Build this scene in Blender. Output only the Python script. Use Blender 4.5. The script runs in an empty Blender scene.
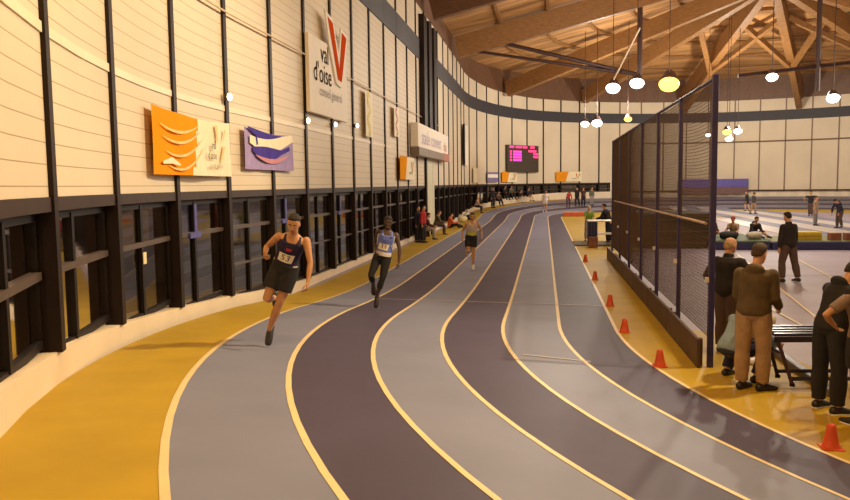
import bpy, bmesh, math, random
from mathutils import Vector as V, Matrix
random.seed(7)
C = bpy.context.scene.collection
PI = math.pi
# ---------------------------------------------------------------- hall plan (metres)
X1, Y0, Y1, R = 1.2735, 13.956, 58.0, 14.654      # inside line of lane 1, ends of the straight, bend radius
CX, RW, LW = X1 + R, 21.85, 1.003                 # bend centre x, wall radius, lane width
WX, WY = 15.72, 14.5                               # centre of the wall's near bend
LS = Y1 - Y0
BETA = 0.1955

def smooth(t):
    t = min(max(t, 0.0), 1.0)
    return t*t*(3-2*t)

def bank(st):
    s = -st if st < LS/2 else st-LS
    return (BETA if st < LS/2 else .158)*smooth((s+6.53)/20.06)

def rise(off, st):
    """height of the banked surface; the strip outside the last lane is flatter"""
    o = max(off, 0); e = max(o-6*LW, 0)
    return (o-.7*e)*math.tan(bank(st))

def plan(st, r):
    """point at station st (length along lane 1) and radius r from the centre line"""
    if st < 0:
        a = -st/R
        return CX-r*math.cos(a), Y0-r*math.sin(a)
    if st > LS:
        a = (st-LS)/R
        return CX-r*math.cos(a), Y1+r*math.sin(a)
    return CX-r, Y0+st

def ground(x, y):
    if y < Y0:
        r = math.hypot(x-CX, y-Y0); st = -R*math.atan2(Y0-y, CX-x)
    elif y > Y1:
        r = math.hypot(x-CX, y-Y1); st = LS+R*math.atan2(y-Y1, CX-x)
    else:
        r = CX-x; st = y-Y0
    return rise(r-R, st)

def wall_at(t):
    """wall point, direction along the wall, direction into the hall, for length t along the wall"""
    if t < 0:
        a = -t/RW
        return V((WX-RW*math.cos(a), WY-RW*math.sin(a), 0)), V((-math.sin(a), math.cos(a), 0)), V((math.cos(a), math.sin(a), 0))
    if t > LW_:
        a = (t-LW_)/RW
        return V((WX-RW*math.cos(a), Y1+RW*math.sin(a), 0)), V((math.sin(a), math.cos(a), 0)), V((math.cos(a), -math.sin(a), 0))
    return V((WX-RW, WY+t, 0)), V((0, 1, 0)), V((1, 0, 0))
LW_ = Y1-WY

def wall_ground(t):
    p = wall_at(t)[0]
    return ground(p.x, p.y)

def kerb_h(t):
    if t < 0: return .19+.12*smooth(-t/9)
    if t > LW_-4: return .19+.46*smooth((t-LW_)/20)
    return .19

def roof_z(x, y):
    if y < Y0: r = math.hypot(x-CX, y-Y0)
    elif y > Y1: r = math.hypot(x-CX, y-Y1)
    else: r = abs(x-CX)
    return 12.6+5.0*(RW-r)/RW

# ---------------------------------------------------------------- materials
MATS = {}
def mat(name, col, rough=.6, var=.12, scale=6., bump=0., metal=0., emit=0., ecol=None, spec=.5, dirt=None, coord='Object', stretch=(1,1,1)):
    if name in MATS: return MATS[name]
    m = bpy.data.materials.new(name); m.use_nodes = True
    nt = m.node_tree; b = nt.nodes['Principled BSDF']
    b.inputs['Roughness'].default_value = rough; b.inputs['Metallic'].default_value = metal
    b.inputs['Specular IOR Level'].default_value = spec
    tc = nt.nodes.new('ShaderNodeTexCoord'); mp = nt.nodes.new('ShaderNodeMapping'); mp.inputs['Scale'].default_value = stretch
    nt.links.new(tc.outputs[coord], mp.inputs[0])
    n = nt.nodes.new('ShaderNodeTexNoise'); n.inputs['Scale'].default_value = scale; n.inputs['Detail'].default_value = 4
    nt.links.new(mp.outputs[0], n.inputs['Vector'])
    rp = nt.nodes.new('ShaderNodeValToRGB')
    c0 = dirt if dirt else tuple(max(0, c*(1-var)) for c in col); c1 = tuple(min(1, c*(1+var)) for c in col)
    rp.color_ramp.elements[0].color = (*c0, 1); rp.color_ramp.elements[1].color = (*c1, 1)
    rp.color_ramp.elements[0].position = .3; rp.color_ramp.elements[1].position = .7
    nt.links.new(n.outputs['Fac'], rp.inputs[0]); nt.links.new(rp.outputs[0], b.inputs['Base Color'])
    if bump:
        bp = nt.nodes.new('ShaderNodeBump'); bp.inputs['Strength'].default_value = bump; bp.inputs['Distance'].default_value = .02
        nt.links.new(n.outputs['Fac'], bp.inputs['Height']); nt.links.new(bp.outputs[0], b.inputs['Normal'])
    if emit:
        b.inputs['Emission Color'].default_value = (*(ecol or col), 1); b.inputs['Emission Strength'].default_value = emit
    MATS[name] = m
    return m

def siding_mat(name, col, line, pitch):
    m = mat(name, col, .55, .07, .35)
    nt = m.node_tree; b = nt.nodes['Principled BSDF']
    g = nt.nodes.new('ShaderNodeNewGeometry'); sx = nt.nodes.new('ShaderNodeSeparateXYZ')
    nt.links.new(g.outputs['Position'], sx.inputs[0])
    d = nt.nodes.new('ShaderNodeMath'); d.operation = 'DIVIDE'; d.inputs[1].default_value = pitch
    nt.links.new(sx.outputs['Z'], d.inputs[0])
    f = nt.nodes.new('ShaderNodeMath'); f.operation = 'FRACT'; nt.links.new(d.outputs[0], f.inputs[0])
    l = nt.nodes.new('ShaderNodeMath'); l.operation = 'LESS_THAN'; l.inputs[1].default_value = .055
    nt.links.new(f.outputs[0], l.inputs[0])
    mx = nt.nodes.new('ShaderNodeMix'); mx.data_type = 'RGBA'
    old = b.inputs['Base Color'].links[0].from_socket
    nt.links.new(l.outputs[0], mx.inputs[0]); nt.links.new(old, mx.inputs[6]); mx.inputs[7].default_value = (*line, 1)
    nt.links.new(mx.outputs[2], b.inputs['Base Color'])
    return m

def glass_mat(name, tint, thru):
    m = bpy.data.materials.new(name); m.use_nodes = True
    nt = m.node_tree; out = nt.nodes['Material Output']; nt.nodes.remove(nt.nodes['Principled BSDF'])
    t = nt.nodes.new('ShaderNodeBsdfTransparent'); t.inputs[0].default_value = (*tint, 1)
    g = nt.nodes.new('ShaderNodeBsdfGlossy'); g.inputs['Roughness'].default_value = .04; g.inputs[0].default_value = (.8, .8, .85, 1)
    fr = nt.nodes.new('ShaderNodeFresnel'); fr.inputs[0].default_value = 1.5
    ad = nt.nodes.new('ShaderNodeMath'); ad.operation = 'MULTIPLY_ADD'; ad.inputs[1].default_value = 1.0; ad.inputs[2].default_value = thru
    nt.links.new(fr.outputs[0], ad.inputs[0])
    mx = nt.nodes.new('ShaderNodeMixShader')
    nt.links.new(ad.outputs[0], mx.inputs[0]); nt.links.new(t.outputs[0], mx.inputs[1]); nt.links.new(g.outputs[0], mx.inputs[2])
    nt.links.new(mx.outputs[0], out.inputs[0])
    MATS[name] = m
    return m

M_SIDE = siding_mat('cream_siding', (.68, .575, .43), (.36, .26, .15), .205)
M_PLAIN = mat('cream_panels', (.68, .585, .44), .55, .06, .35)
M_POST = mat('brown_post', (.018, .01, .009), .5, spec=.2)
M_POSTF = mat('light_brown_post', (.2, .12, .08), .5)
M_HEAD = mat('header_brown', (.038, .022, .018), .5, spec=.2)
M_DARK = mat('dark_band', (.035, .032, .042), .6)
M_KERB = mat('cream_kerb', (.78, .66, .5), .5, .05, 1.5)
M_YEL = mat('yellow_floor', (.44, .29, .02), .6, .10, 1.2, spec=.25)
M_LT = mat('light_lane', (.19, .205, .305), .55, .07, 1.0, spec=.3)
M_DK = mat('dark_lane', (.062, .052, .098), .55, .09, 1.0, spec=.3)
M_LINE = mat('cream_line', (.76, .60, .33), .5, .05)
M_INF = mat('infield_floor', (.35, .31, .39), .6, .08, .8, spec=.25)
M_FRAME = mat('window_frame', (.012, .008, .008), .5, spec=.2)
M_FRAMEL = mat('window_rail', (.085, .06, .05), .4)
M_BLUE = mat('blue_paint', (.07, .07, .3), .4)
M_GLASS = glass_mat('dark_glass', (.5, .43, .36), .08)
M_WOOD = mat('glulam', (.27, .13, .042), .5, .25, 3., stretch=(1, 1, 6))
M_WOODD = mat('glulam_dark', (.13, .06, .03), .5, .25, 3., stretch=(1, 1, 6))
M_DECK = mat('roof_deck', (.42, .22, .08), .7, .5, 1.2, stretch=(.12, 1.2, 1))
M_STEEL = mat('brown_steel', (.06, .03, .03), .4, metal=.3)
M_PIPE = mat('cream_pipe', (.7, .55, .4), .4)

# ---------------------------------------------------------------- mesh builder
class MB:
    def __init__(s): s.v = []; s.f = []; s.m = []
    def add(s, vs, fs, mi=0):
        o = len(s.v); s.v += [tuple(v) for v in vs]; s.f += [tuple(i+o for i in f) for f in fs]; s.m += [mi]*len(fs)
        return s
    def box(s, c, size, ax=None, mi=0):
        """box, centre c, full size, optional axes (x,y,z vectors)"""
        c = V(c); ax = ax or (V((1,0,0)), V((0,1,0)), V((0,0,1)))
        h = [ax[i]*(size[i]/2) for i in range(3)]
        vs = [c+h[0]*a+h[1]*b+h[2]*d for a in (-1,1) for b in (-1,1) for d in (-1,1)]
        return s.add(vs, [(0,1,3,2),(4,6,7,5),(0,4,5,1),(2,3,7,6),(0,2,6,4),(1,5,7,3)], mi)
    def rings(s, rings, mi=0, cap=True, closed=False):
        n = len(rings[0]); vs = [p for r in rings for p in r]; fs = []
        L = len(rings)
        for i in range(L if closed else L-1):
            for j in range(n):
                a = i*n+j; b = i*n+(j+1) % n; k = ((i+1) % L)*n
                fs.append((a, b, k+(j+1) % n, k+j))
        if cap and not closed:
            fs.append(tuple(range(n-1, -1, -1))); fs.append(tuple((L-1)*n+j for j in range(n)))
        return s.add(vs, fs, mi)
    def loft(s, secs, n=16, mi=0):
        """secs: (centre, xaxis, yaxis, rx, ry)"""
        return s.rings([[c+x*(rx*math.cos(2*PI*j/n))+y*(ry*math.sin(2*PI*j/n)) for j in range(n)] for c, x, y, rx, ry in secs], mi)
    def tube(s, pts, rad, n=8, rnd=False, mi=0):
        pts = [V(p) for p in pts]
        if not isinstance(rad, (list, tuple)): rad = [rad]*len(pts)
        rad = list(rad)
        if rnd:
            d0 = (pts[0]-pts[1]).normalized(); d1 = (pts[-1]-pts[-2]).normalized()
            a, b = rad[0], rad[-1]
            pre = [(pts[0]+d0*a*.98, a*.2), (pts[0]+d0*a*.7, a*.71)]; post = [(pts[-1]+d1*b*.7, b*.71), (pts[-1]+d1*b*.98, b*.2)]
            pts = [p for p, _ in pre]+pts+[p for p, _ in post]; rad = [r for _, r in pre]+rad+[r for _, r in post]
        t = (pts[1]-pts[0]).normalized()
        u = t.orthogonal().normalized(); rings = []
        for i, p in enumerate(pts):
            if i == 0: d = pts[1]-p
            elif i == len(pts)-1: d = p-pts[i-1]
            else: d = (pts[i+1]-p).normalized()+(p-pts[i-1]).normalized()
            d.normalize(); u = (u-d*u.dot(d)).normalized(); w = d.cross(u)
            rings.append([p+u*(rad[i]*math.cos(2*PI*j/n))+w*(rad[i]*math.sin(2*PI*j/n)) for j in range(n)])
        return s.rings(rings, mi)
    def ball(s, c, r, ax=None, n=12, mi=0):
        c = V(c); ax = ax or (V((1,0,0)), V((0,1,0)), V((0,0,1)))
        if not isinstance(r, (list, tuple)): r = (r, r, r)
        secs = []
        for i in range(9):
            a = PI*(i+.06)/8.12-PI/2
            secs.append((c+ax[2]*(r[2]*math.sin(a)), ax[0], ax[1], r[0]*math.cos(a), r[1]*math.cos(a)))
        return s.loft(secs, n, mi)
    def build(s, name, mats, parent=None, shade=False, bevel=0):
        me = bpy.data.meshes.new(name); me.from_pydata(s.v, [], s.f)
        for m in (mats if isinstance(mats, (list, tuple)) else [mats]): me.materials.append(m)
        me.polygons.foreach_set('material_index', s.m)
        if shade: me.polygons.foreach_set('use_smooth', [True]*len(s.f))
        bm = bmesh.new(); bm.from_mesh(me); bmesh.ops.recalc_face_normals(bm, faces=bm.faces); bm.to_mesh(me); bm.free()
        o = bpy.data.objects.new(name, me); C.objects.link(o)
        if parent: o.parent = parent
        if bevel:
            b = o.modifiers.new('bevel', 'BEVEL'); b.width = bevel; b.segments = 2
        return o

def tag(o, label, cat, group=None, kind=None):
    o['label'] = label; o['category'] = cat
    if group: o['group'] = group
    if kind: o['kind'] = kind
    return o
def thing(name, label, cat, loc=(0,0,0), rz=0, group=None):
    o = bpy.data.objects.new(name, None); C.objects.link(o); o.empty_display_size = .2
    o.location = loc; o.rotation_euler = (0, 0, rz)
    return tag(o, label, cat, group)
def struct(o, label=None, cat=None):
    o['kind'] = 'structure'
    if label: o['label'] = label; o['category'] = cat
    return o
def text_mesh(txt, size):
    """verts, faces of a line of lettering centred on the origin"""
    cu = bpy.data.curves.new('lettering', 'FONT'); cu.body = txt; cu.size = size; cu.align_x = 'CENTER'; cu.align_y = 'CENTER'; cu.resolution_u = 3
    o = bpy.data.objects.new('lettering', cu); C.objects.link(o)
    me = bpy.data.meshes.new_from_object(o.evaluated_get(bpy.context.evaluated_depsgraph_get()))
    vs = [v.co.copy() for v in me.vertices]; fs = [tuple(p.vertices) for p in me.polygons]
    bpy.data.objects.remove(o); bpy.data.curves.remove(cu); bpy.data.meshes.remove(me)
    return vs, fs

# ---------------------------------------------------------------- camera
cam_d = bpy.data.cameras.new('camera'); cam = bpy.data.objects.new('camera', cam_d); C.objects.link(cam)
yaw, pit, rol = .1563, .0866, .0127
fw = V((-math.sin(yaw), math.cos(yaw), 0)); rt = V((math.cos(yaw), math.sin(yaw), 0)); up = V((0, 0, 1))
f2 = fw*math.cos(pit)-up*math.sin(pit); u2 = up*math.cos(pit)+fw*math.sin(pit)
r3 = rt*math.cos(rol)-u2*math.sin(rol); u3 = u2*math.cos(rol)+rt*math.sin(rol)
cam.matrix_world = Matrix(((r3.x, u3.x, -f2.x, 0), (r3.y, u3.y, -f2.y, 0), (r3.z, u3.z, -f2.z, 2.6467), (0, 0, 0, 1)))
cam_d.sensor_width = 36; cam_d.lens = 36*759.28/850; cam_d.clip_start = .05; cam_d.clip_end = 400
bpy.context.scene.camera = cam

# ---------------------------------------------------------------- floor and track
struct(MB().box((22, 38, -.06), (70, 120, .1)).build('floor', M_INF))
ST = [-R*math.radians(a) for a in range(110, 0, -2)]+[LS*i/44 for i in range(45)]+[LS+R*math.radians(a) for a in range(2, 186, 2)]
def strip(name, m, o0, o1, lift=0., sts=ST, thick=0., flat=False):
    """band between offsets o0 and o1 (outward from the inside line), on the banked surface"""
    b = MB(); vs = []; fs = []
    for st in sts:
        a0 = o0(st) if callable(o0) else o0; a1 = o1(st) if callable(o1) else o1
        for o in (a0, a1):
            x, y = plan(st, R+o); vs.append((x, y, rise(o, st)+lift))
    for i in range(len(sts)-1): fs.append((2*i, 2*i+1, 2*i+3, 2*i+2))
    return b.add(vs, fs).build(name, m, shade=True)
for k in range(6):
    struct(strip('track_lane', M_DK if k % 2 == 0 else M_LT, k*LW, (k+1)*LW),
           ['dark lane on the inside of the running track', 'pale lane second from the inside', 'dark lane third from the inside', 'pale lane fourth from the inside',
            'dark lane fifth from the inside', 'pale outermost lane beside the yellow strip'][k], 'running lane')
for k in range(7):
    struct(strip('lane_line', M_LINE, k*LW-.03, k*LW+.03, .004))
SA = [q for q in ST if q <= LS+R*.95]; SB = [q for q in ST if q >= SA[-1]]
struct(strip('floor_outer_strip', M_LT, 6*LW, RW-R+.0, 0, SB), 'pale strip outside the lanes on the far bend', 'floor')
struct(strip('floor_outer_strip', M_YEL, 6*LW, RW-R+.0, 0, SA), 'yellow strip between the outermost lane and the glazed wall', 'floor')
struct(strip('floor_inner_strip', M_YEL, lambda st: -2.19+1.12*smooth((st+.6)/.8) if st < 10 else -1.07-1.5*smooth((st-13)/4)-3.0*smooth((st-LS+14)/12), 0., .001), 'yellow apron inside the running track', 'floor')
def bar(name, m, p, q, w, z=.006):
    p = V((p[0], p[1], 0)); q = V((q[0], q[1], 0)); d = (q-p).normalized(); n = V((-d.y, d.x, 0))*(w/2)
    up_ = V((0, 0, z))
    vs = []
    for i in range(13):
        c = p.lerp(q, i/12)
        for s in (1, -1):
            e = c+n*s; vs.append((e.x, e.y, ground(e.x, e.y)+z))
    return MB().add(vs, [(2*i, 2*i+1, 2*i+3, 2*i+2) for i in range(12)]).build(name, m)
M_FAINT = mat('faint_line', (.5, .45, .45), .5)
struct(bar('floor_line', M_FAINT, (X1-5*LW, 16.48), (X1, 16.48), .05), 'thin pale line across the lanes of the straight', 'floor line')
struct(bar('floor_line', M_FAINT, (-.3, 10.93), (.66, 10.93), .05), 'short pale line across one pale lane in the near bend', 'floor line')
for p, q, w in [((6.9, 29.), (4.7, 11.8), .05), ((4.62, 16.47), (4.66, 10), .05), ((8.6, 29), (6.0, 9), .05), ((3.5, 22), (14, 22.4), .04)]:
    struct(bar('floor_line', M_LINE if w > .045 else M_POST, p, q, w, .004))
# sprint lanes down the middle of the infield
for i in range(6):
    x = 11.5+i*1.25
    struct(bar('infield_lane', M_LT if i % 2 else mat('pale_lane', (.5, .48, .5), .4), (x+.62, 36.5), (x+.62, 74 if i < 4 else 70), 1.25, .003))
    struct(bar('floor_line', M_LINE, (x, 36.5), (x, 73 if i < 4 else 70), .08, .007))
# dark kerb along the edge of the apron
struct(MB().box((3.47, 11.45, .05), (.13, 3.5, .1)).build('kerb', mat('grey_kerb', (.12, .11, .13), .5), bevel=.02), 'dark grey kerb at the edge of the yellow apron', 'kerb')

# ---------------------------------------------------------------- outer wall
POSTS = [2.16+2.5*k-(.2 if k < -2 else 0) for k in range(-7, 17)]
nb = 33
FARP = [LW_+.6+RW*PI/180*6.0*k for k in range(0, nb-3)]
ALLP = POSTS+FARP
WT = 11.4
def wtop(t): return 11.4-.95*smooth((t-38)/22)          # top of the wall
def ribbon(name, m, t0, t1, z0, z1, inset, step=1.25, depth=0.):
    """vertical band on the wall; z may be functions of t; inset is the distance into the hall"""
    n = max(1, int(round((t1-t0)/step))); vs = []; fs = []
    for i in range(n+1):
        t = t0+(t1-t0)*i/n; p, d, nn = wall_at(t); q = p+nn*inset; q2 = q-nn*depth
        a = z0(t) if callable(z0) else z0; b = z1(t) if callable(z1) else z1
        vs += [(q.x, q.y, a), (q.x, q.y, b), (q2.x, q2.y, b), (q2.x, q2.y, a)]
    for i in range(n):
        for j in ((0, 1), (1, 2), (3, 0)) if depth else ((0, 1),):
            a, b = j; fs.append((4*i+a, 4*i+b, 4*i+4+b, 4*i+4+a))
    if depth: fs += [(0, 1, 2, 3), (4*n+3, 4*n+2, 4*n+1, 4*n)]
    return MB().add(vs, fs).build(name, m)
T0, TE = POSTS[0], LW_+RW*PI
WEND = LW_+RW*math.radians(65)                 # the glazed band stops here
struct(ribbon('wall_left', M_SIDE, T0, 27., 2.57, wtop, 0.))
struct(ribbon('wall_left_end', M_PLAIN, 27., LW_+RW*.35, 2.57, wtop, 0.))
struct(ribbon('trim_8', M_WOODD, T0, TE, wtop, lambda t: wtop(t)+2.4, .0), 'dark timber fascia above the wall under the roof', 'fascia')
struct(ribbon('wall_far', M_PLAIN, LW_+RW*.35, WEND, 2.57, wtop, 0.))
struct(ribbon('wall_far_right', M_PLAIN, WEND, TE, lambda t: wall_ground(t), wtop, 0.))
struct(MB().add([(CX+RW, Y1, 0), (CX+RW, -2, 0), (CX+RW, -2, WT), (CX+RW, Y1, WT)], [(0, 1, 2, 3)]).build('wall_right', M_SIDE))
pb, _, _ = wall_at(T0)
struct(MB().add([(CX+RW, -2.5, 0), (-9, -2.5, 0), (-9, -2.5, WT), (CX+RW, -2.5, WT)], [(0, 1, 2, 3)]).build('wall_back', M_SIDE))
struct(MB().add([(-9, -2.5, 0), (pb.x, pb.y, 0), (pb.x, pb.y, WT), (-9, -2.5, WT)], [(0, 1, 2, 3)]).build('wall_corner', M_SIDE))
struct(ribbon('trim_1', M_HEAD, T0, WEND, 2.43, 2.57, .02, depth=.42), 'brown rail along the top of the glazing', 'rail')
struct(ribbon('trim_2', M_KERB, T0, TE, lambda t: wall_ground(t)-.1, lambda t: wall_ground(t)+kerb_h(t), .0, depth=.5), 'cream upstand along the foot of the curved wall', 'kerb')
struct(ribbon('trim_3', M_DARK, 5., TE, lambda t: 8.8-.4*smooth((t-40)/20), lambda t: 9.8-.45*smooth((t-40)/20), .05, depth=.05), 'dark band high on the wall under the roof', 'band')
struct(ribbon('trim_4', M_KERB, T0, 16., 4.1, 4.2, .02, depth=.02), 'pale horizontal band on the wall above the banners', 'ledge')  # thin cream band, barely proud of the siding
def railing(name, m, t0, t1, z, r, inset):
    n = int((t1-t0)/1.5); pts = []
    for i in range(n+1):
        p, d, nn = wall_at(t0+(t1-t0)*i/n); q = p+nn*inset; pts.append((q.x, q.y, z))
    return struct(MB().tube(pts, r, 6).build(name, m))
railing('trim_5', M_PIPE, T0, 30, 5.98, .02, .1)
railing('trim_6', M_POSTF, LW_+RW*1.25, TE, 6.4, .06, .2)
railing('trim_7', M_STEEL, LW_+RW*1.2, TE, 1.62, .07, .25)
for i, t in enumerate(ALLP):
    p, d, n = wall_at(t); far = t > WEND
    z0 = wall_ground(t)+(kerb_h(t) if t < WEND else .5)
    w = .14 if not far else .12
    b = MB()
    b.box(p-n*.01+V((0, 0, (z0+wtop(t))/2)), (w, .12, wtop(t)-z0), (d, n, V((0, 0, 1))))
    if not far: b.box(p-n*.1+V((0, 0, (z0+2.43)/2)), (w*.7, .16, 2.43-z0), (d, n, V((0, 0, 1))))
    struct(b.build('pillar', M_POSTF if far else M_POST))
# three broad dark pilasters above the sign board and the pale door panel below it
for t in (23.7, 25.4, 27.2):
    p, d, n = wall_at(t)
    struct(MB().box(p+n*.12+V((0, 0, 8.2)), (.95, .3, 5.6), (d, n, V((0, 0, 1)))).build('pilaster_wall', M_POST))
# corridor behind the glazing
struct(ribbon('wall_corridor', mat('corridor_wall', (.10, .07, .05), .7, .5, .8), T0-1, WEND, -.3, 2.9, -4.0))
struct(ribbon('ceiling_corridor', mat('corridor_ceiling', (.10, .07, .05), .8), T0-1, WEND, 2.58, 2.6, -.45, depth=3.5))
def floor_ribbon(name, m, t0, t1, i0, i1, z):
    n = int((t1-t0)/1.25); vs = []
    for i in range(n+1):
        t = t0+(t1-t0)*i/n; p, d, nn = wall_at(t)
        for ins in (i0, i1):
            q = p+nn*ins; vs.append((q.x, q.y, z(t)))
    return MB().add(vs, [(2*i, 2*i+1, 2*i+3, 2*i+2) for i in range(n)]).build(name, m)
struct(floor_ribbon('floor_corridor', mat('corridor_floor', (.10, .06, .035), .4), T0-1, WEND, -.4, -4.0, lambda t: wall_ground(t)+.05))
# glazing, bay by bay
bays = [(ALLP[i], ALLP[i+1]) for i in range(len(ALLP)-1) if ALLP[i+1] < WEND+1]
for k, (ta, tb) in enumerate(bays):
    if 24.0 < (ta+tb)/2 < 28.3:
        continue
    tm = (ta+tb)/2; p, d, n = wall_at(tm); L = (wall_at(tb)[0]-wall_at(ta)[0]).length
    ax = (d, n, V((0, 0, 1))); zb = wall_ground(tm)+kerb_h(tm)-.03; zt = 2.44
    W = thing('window_%d' % (k+1), 'glazed bay of the long curved wall', 'window'); W['kind'] = 'structure'
    del W['label']; del W['category']
    def at(u, ins, z): return p+d*u+n*ins+V((0, 0, z))
    near = tm < 22
    fr = MB(); g = -.12; e = L/2-.06
    fr.box(at(0, g, zt-.05), (2*e, .07, .1), ax); fr.box(at(0, g, zb+.04), (2*e, .07, .08), ax)
    for u in (-e, e): fr.box(at(u, g, (zt+zb)/2), (.06, .06, zt-zb), ax)
    fr.build('frame', M_FRAME, W)
    if zt-zb > .8:
        MB().box(at(-.22 if k % 2 else -.05, g+.01, (zt+zb)/2), (.085, .08, zt-zb-.1), ax).build('mullion', M_FRAME, W)
        zr = max(1.82, zb+.35)
        MB().box(at(0, g+.02, zr), (2*e, .07, .075), ax).build('transom', M_FRAMEL, W)
        if near and k >= 6 and zb < .8:
            MB().box(at(0, g+.02, 1.06), (2*e, .06, .045), ax).build('lower_rail', M_FRAMEL, W)
        if near and k in (5, 7, 9):
            MB().box(at(-.22 if k % 2 else -.05, g+.055, 2.08), (.1, .02, .52), ax).build('push_plate', M_BLUE, W)
            MB().box(at(-.32, g+.075, 1.80), (.5, .05, .09), ax).build('push_bar', M_BLUE, W)
        if k == 4:
            MB().box(at(-.04, g+.07, 1.62), (.13, .01, .17), ax).build('notice', mat('notice_paper', (.8, .68, .42), .6), W)
    MB().add([at(-e, g, zb), at(e, g, zb), at(e, g, zt), at(-e, g, zt)], [(0, 1, 2, 3)]).build('pane', M_GLASS, W)
# pale door panel under the sign board
p, d, n = wall_at(26.3)
D = thing('door_1', '', ''); D['kind'] = 'structure'; del D['label']; del D['category']
MB().box(p+n*.02+V((0, 0, 2.0)), (2.9, .06, 4.0), (d, n, V((0, 0, 1)))).build('door_panel', mat('pale_panel', (.62, .60, .44), .5), D)
MB().box(p+n*.06-d*1.62+V((0, 0, 2.0)), (.34, .1, 4.0), (d, n, V((0, 0, 1)))).build('door_frame', M_POST, D)

# ---------------------------------------------------------------- roof
def roof_deck():
    vs = []; fs = []
    cols = [(-9.0, -2.5)]
    sts = [(-2.5-Y0)]+[LW_*i/22 for i in range(23)]
    ys = [-2.5, 6]+[Y0+LW_*i/22 for i in range(23)]
    rr = [1.0, .8, .6, .4, .2, 0.0]
    b = MB()
    for sx in (-1, 1):                      # two slopes of the straight part
        g = [[(CX+sx*(RW*r+(.3 if r == 1 else 0)), y, 12.6+5.0*(1-r)) for r in rr] for y in ys]
        o = [q for row in g for q in row]; n = len(rr)
        b.add(o, [(i*n+j, i*n+j+1, (i+1)*n+j+1, (i+1)*n+j) for i in range(len(ys)-1) for j in range(n-1)])
    angs = [PI*i/40 for i in range(41)]
    g = [[(CX-RW*1.01*r*math.cos(a), Y1+RW*1.01*r*math.sin(a), 12.6+5.0*(1-r)) for r in rr] for a in angs]
    o = [q for row in g for q in row]; n = len(rr)
    b.add(o, [(i*n+j, i*n+j+1, (i+1)*n+j+1, (i+1)*n+j) for i in range(40) for j in range(n-1)])
    return b
struct(roof_deck().build('ceiling', M_DECK))
def beam(name, p, q, w, h, m):
    p = V(p); q = V(q); d = (q-p).normalized(); s = d.cross(V((0, 0, 1))).normalized(); u = s.cross(d)
    return struct(MB().box((p+q)/2-u*(h/2), ((q-p).length, w, h), (d, s, u)).build(name, m))
def rod(name, p, q, r, m, n=6):
    return struct(MB().tube([p, q], r, n).build(name, m))
hub = V((CX, Y1, 17.5))
def truss(foot, apex, m, ties, w=.45, h=1.25):
    foot = V(foot); apex = V(apex); f2_ = V((foot.x, foot.y, 12.4-(.9 if foot.y > Y1+4 else .0)))
    beam('beam', f2_, apex, w, h, m)
    if not ties: return
    hh = f2_.lerp(apex, .55); lo = V((hh.x, hh.y, 9.5))
    rod('beam_tie', f2_.lerp(apex, .02)-V((0, 0, .9)), lo, .1, M_STEEL)
    rod('beam_tie', f2_.lerp(apex, .16)-V((0, 0, h)), lo, .13, M_STEEL)
    rod('beam_strut', lo, hh-V((0, 0, .8)), .15, M_STEEL)
for y in (15.5, 27.5, 39.5, 51.5):
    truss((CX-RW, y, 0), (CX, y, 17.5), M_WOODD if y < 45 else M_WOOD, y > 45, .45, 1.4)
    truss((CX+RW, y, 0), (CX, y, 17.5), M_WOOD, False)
for a in (28, 56, 84, 112, 140, 168):
    a = math.radians(a)
    truss((CX-RW*math.cos(a), Y1+RW*math.sin(a), 0), hub, M_WOOD, False, .6, 1.3)
for a in (84, 112, 140):                       # forked timber props under the radial beams
    a = math.radians(a); d = V((-math.cos(a), math.sin(a), 0))
    foot = V((CX, Y1, 0))+d*(RW-.4); k = V((CX, Y1, 0))+d*(RW*.62)
    rod('beam_strut', V((foot.x, foot.y, 9.6)), V((k.x, k.y, 12.2)), .35, M_WOOD, 4)
    for q in (-1, 1):
        e = V((CX, Y1, 0))+d*(RW*.3)+V((d.y, -d.x, 0))*(q*3.2)
        rod('beam_strut', V((k.x, k.y, 12.2)), V((e.x, e.y, 15.3)), .28, M_WOOD, 4)
beam('beam', (CX, -2, 17.5), (CX, Y1, 17.5), .4, 1.0, M_WOOD)
for r in (.16, .3, .44, .58, .72, .86):        # purlins, each one line from straight to bend
    rad = RW*r; z = 12.6+5.0*(1-r)
    pts = [(CX-rad, 4, z)]+[(CX-rad*math.cos(PI*i/24), Y1+rad*math.sin(PI*i/24), z) for i in range(25)]+[(CX+rad, 4, z)]
    struct(MB().tube([(x, y, zz-.14) for x, y, zz in pts], .13, 4).build('purlin_beam', M_WOOD))

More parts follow.
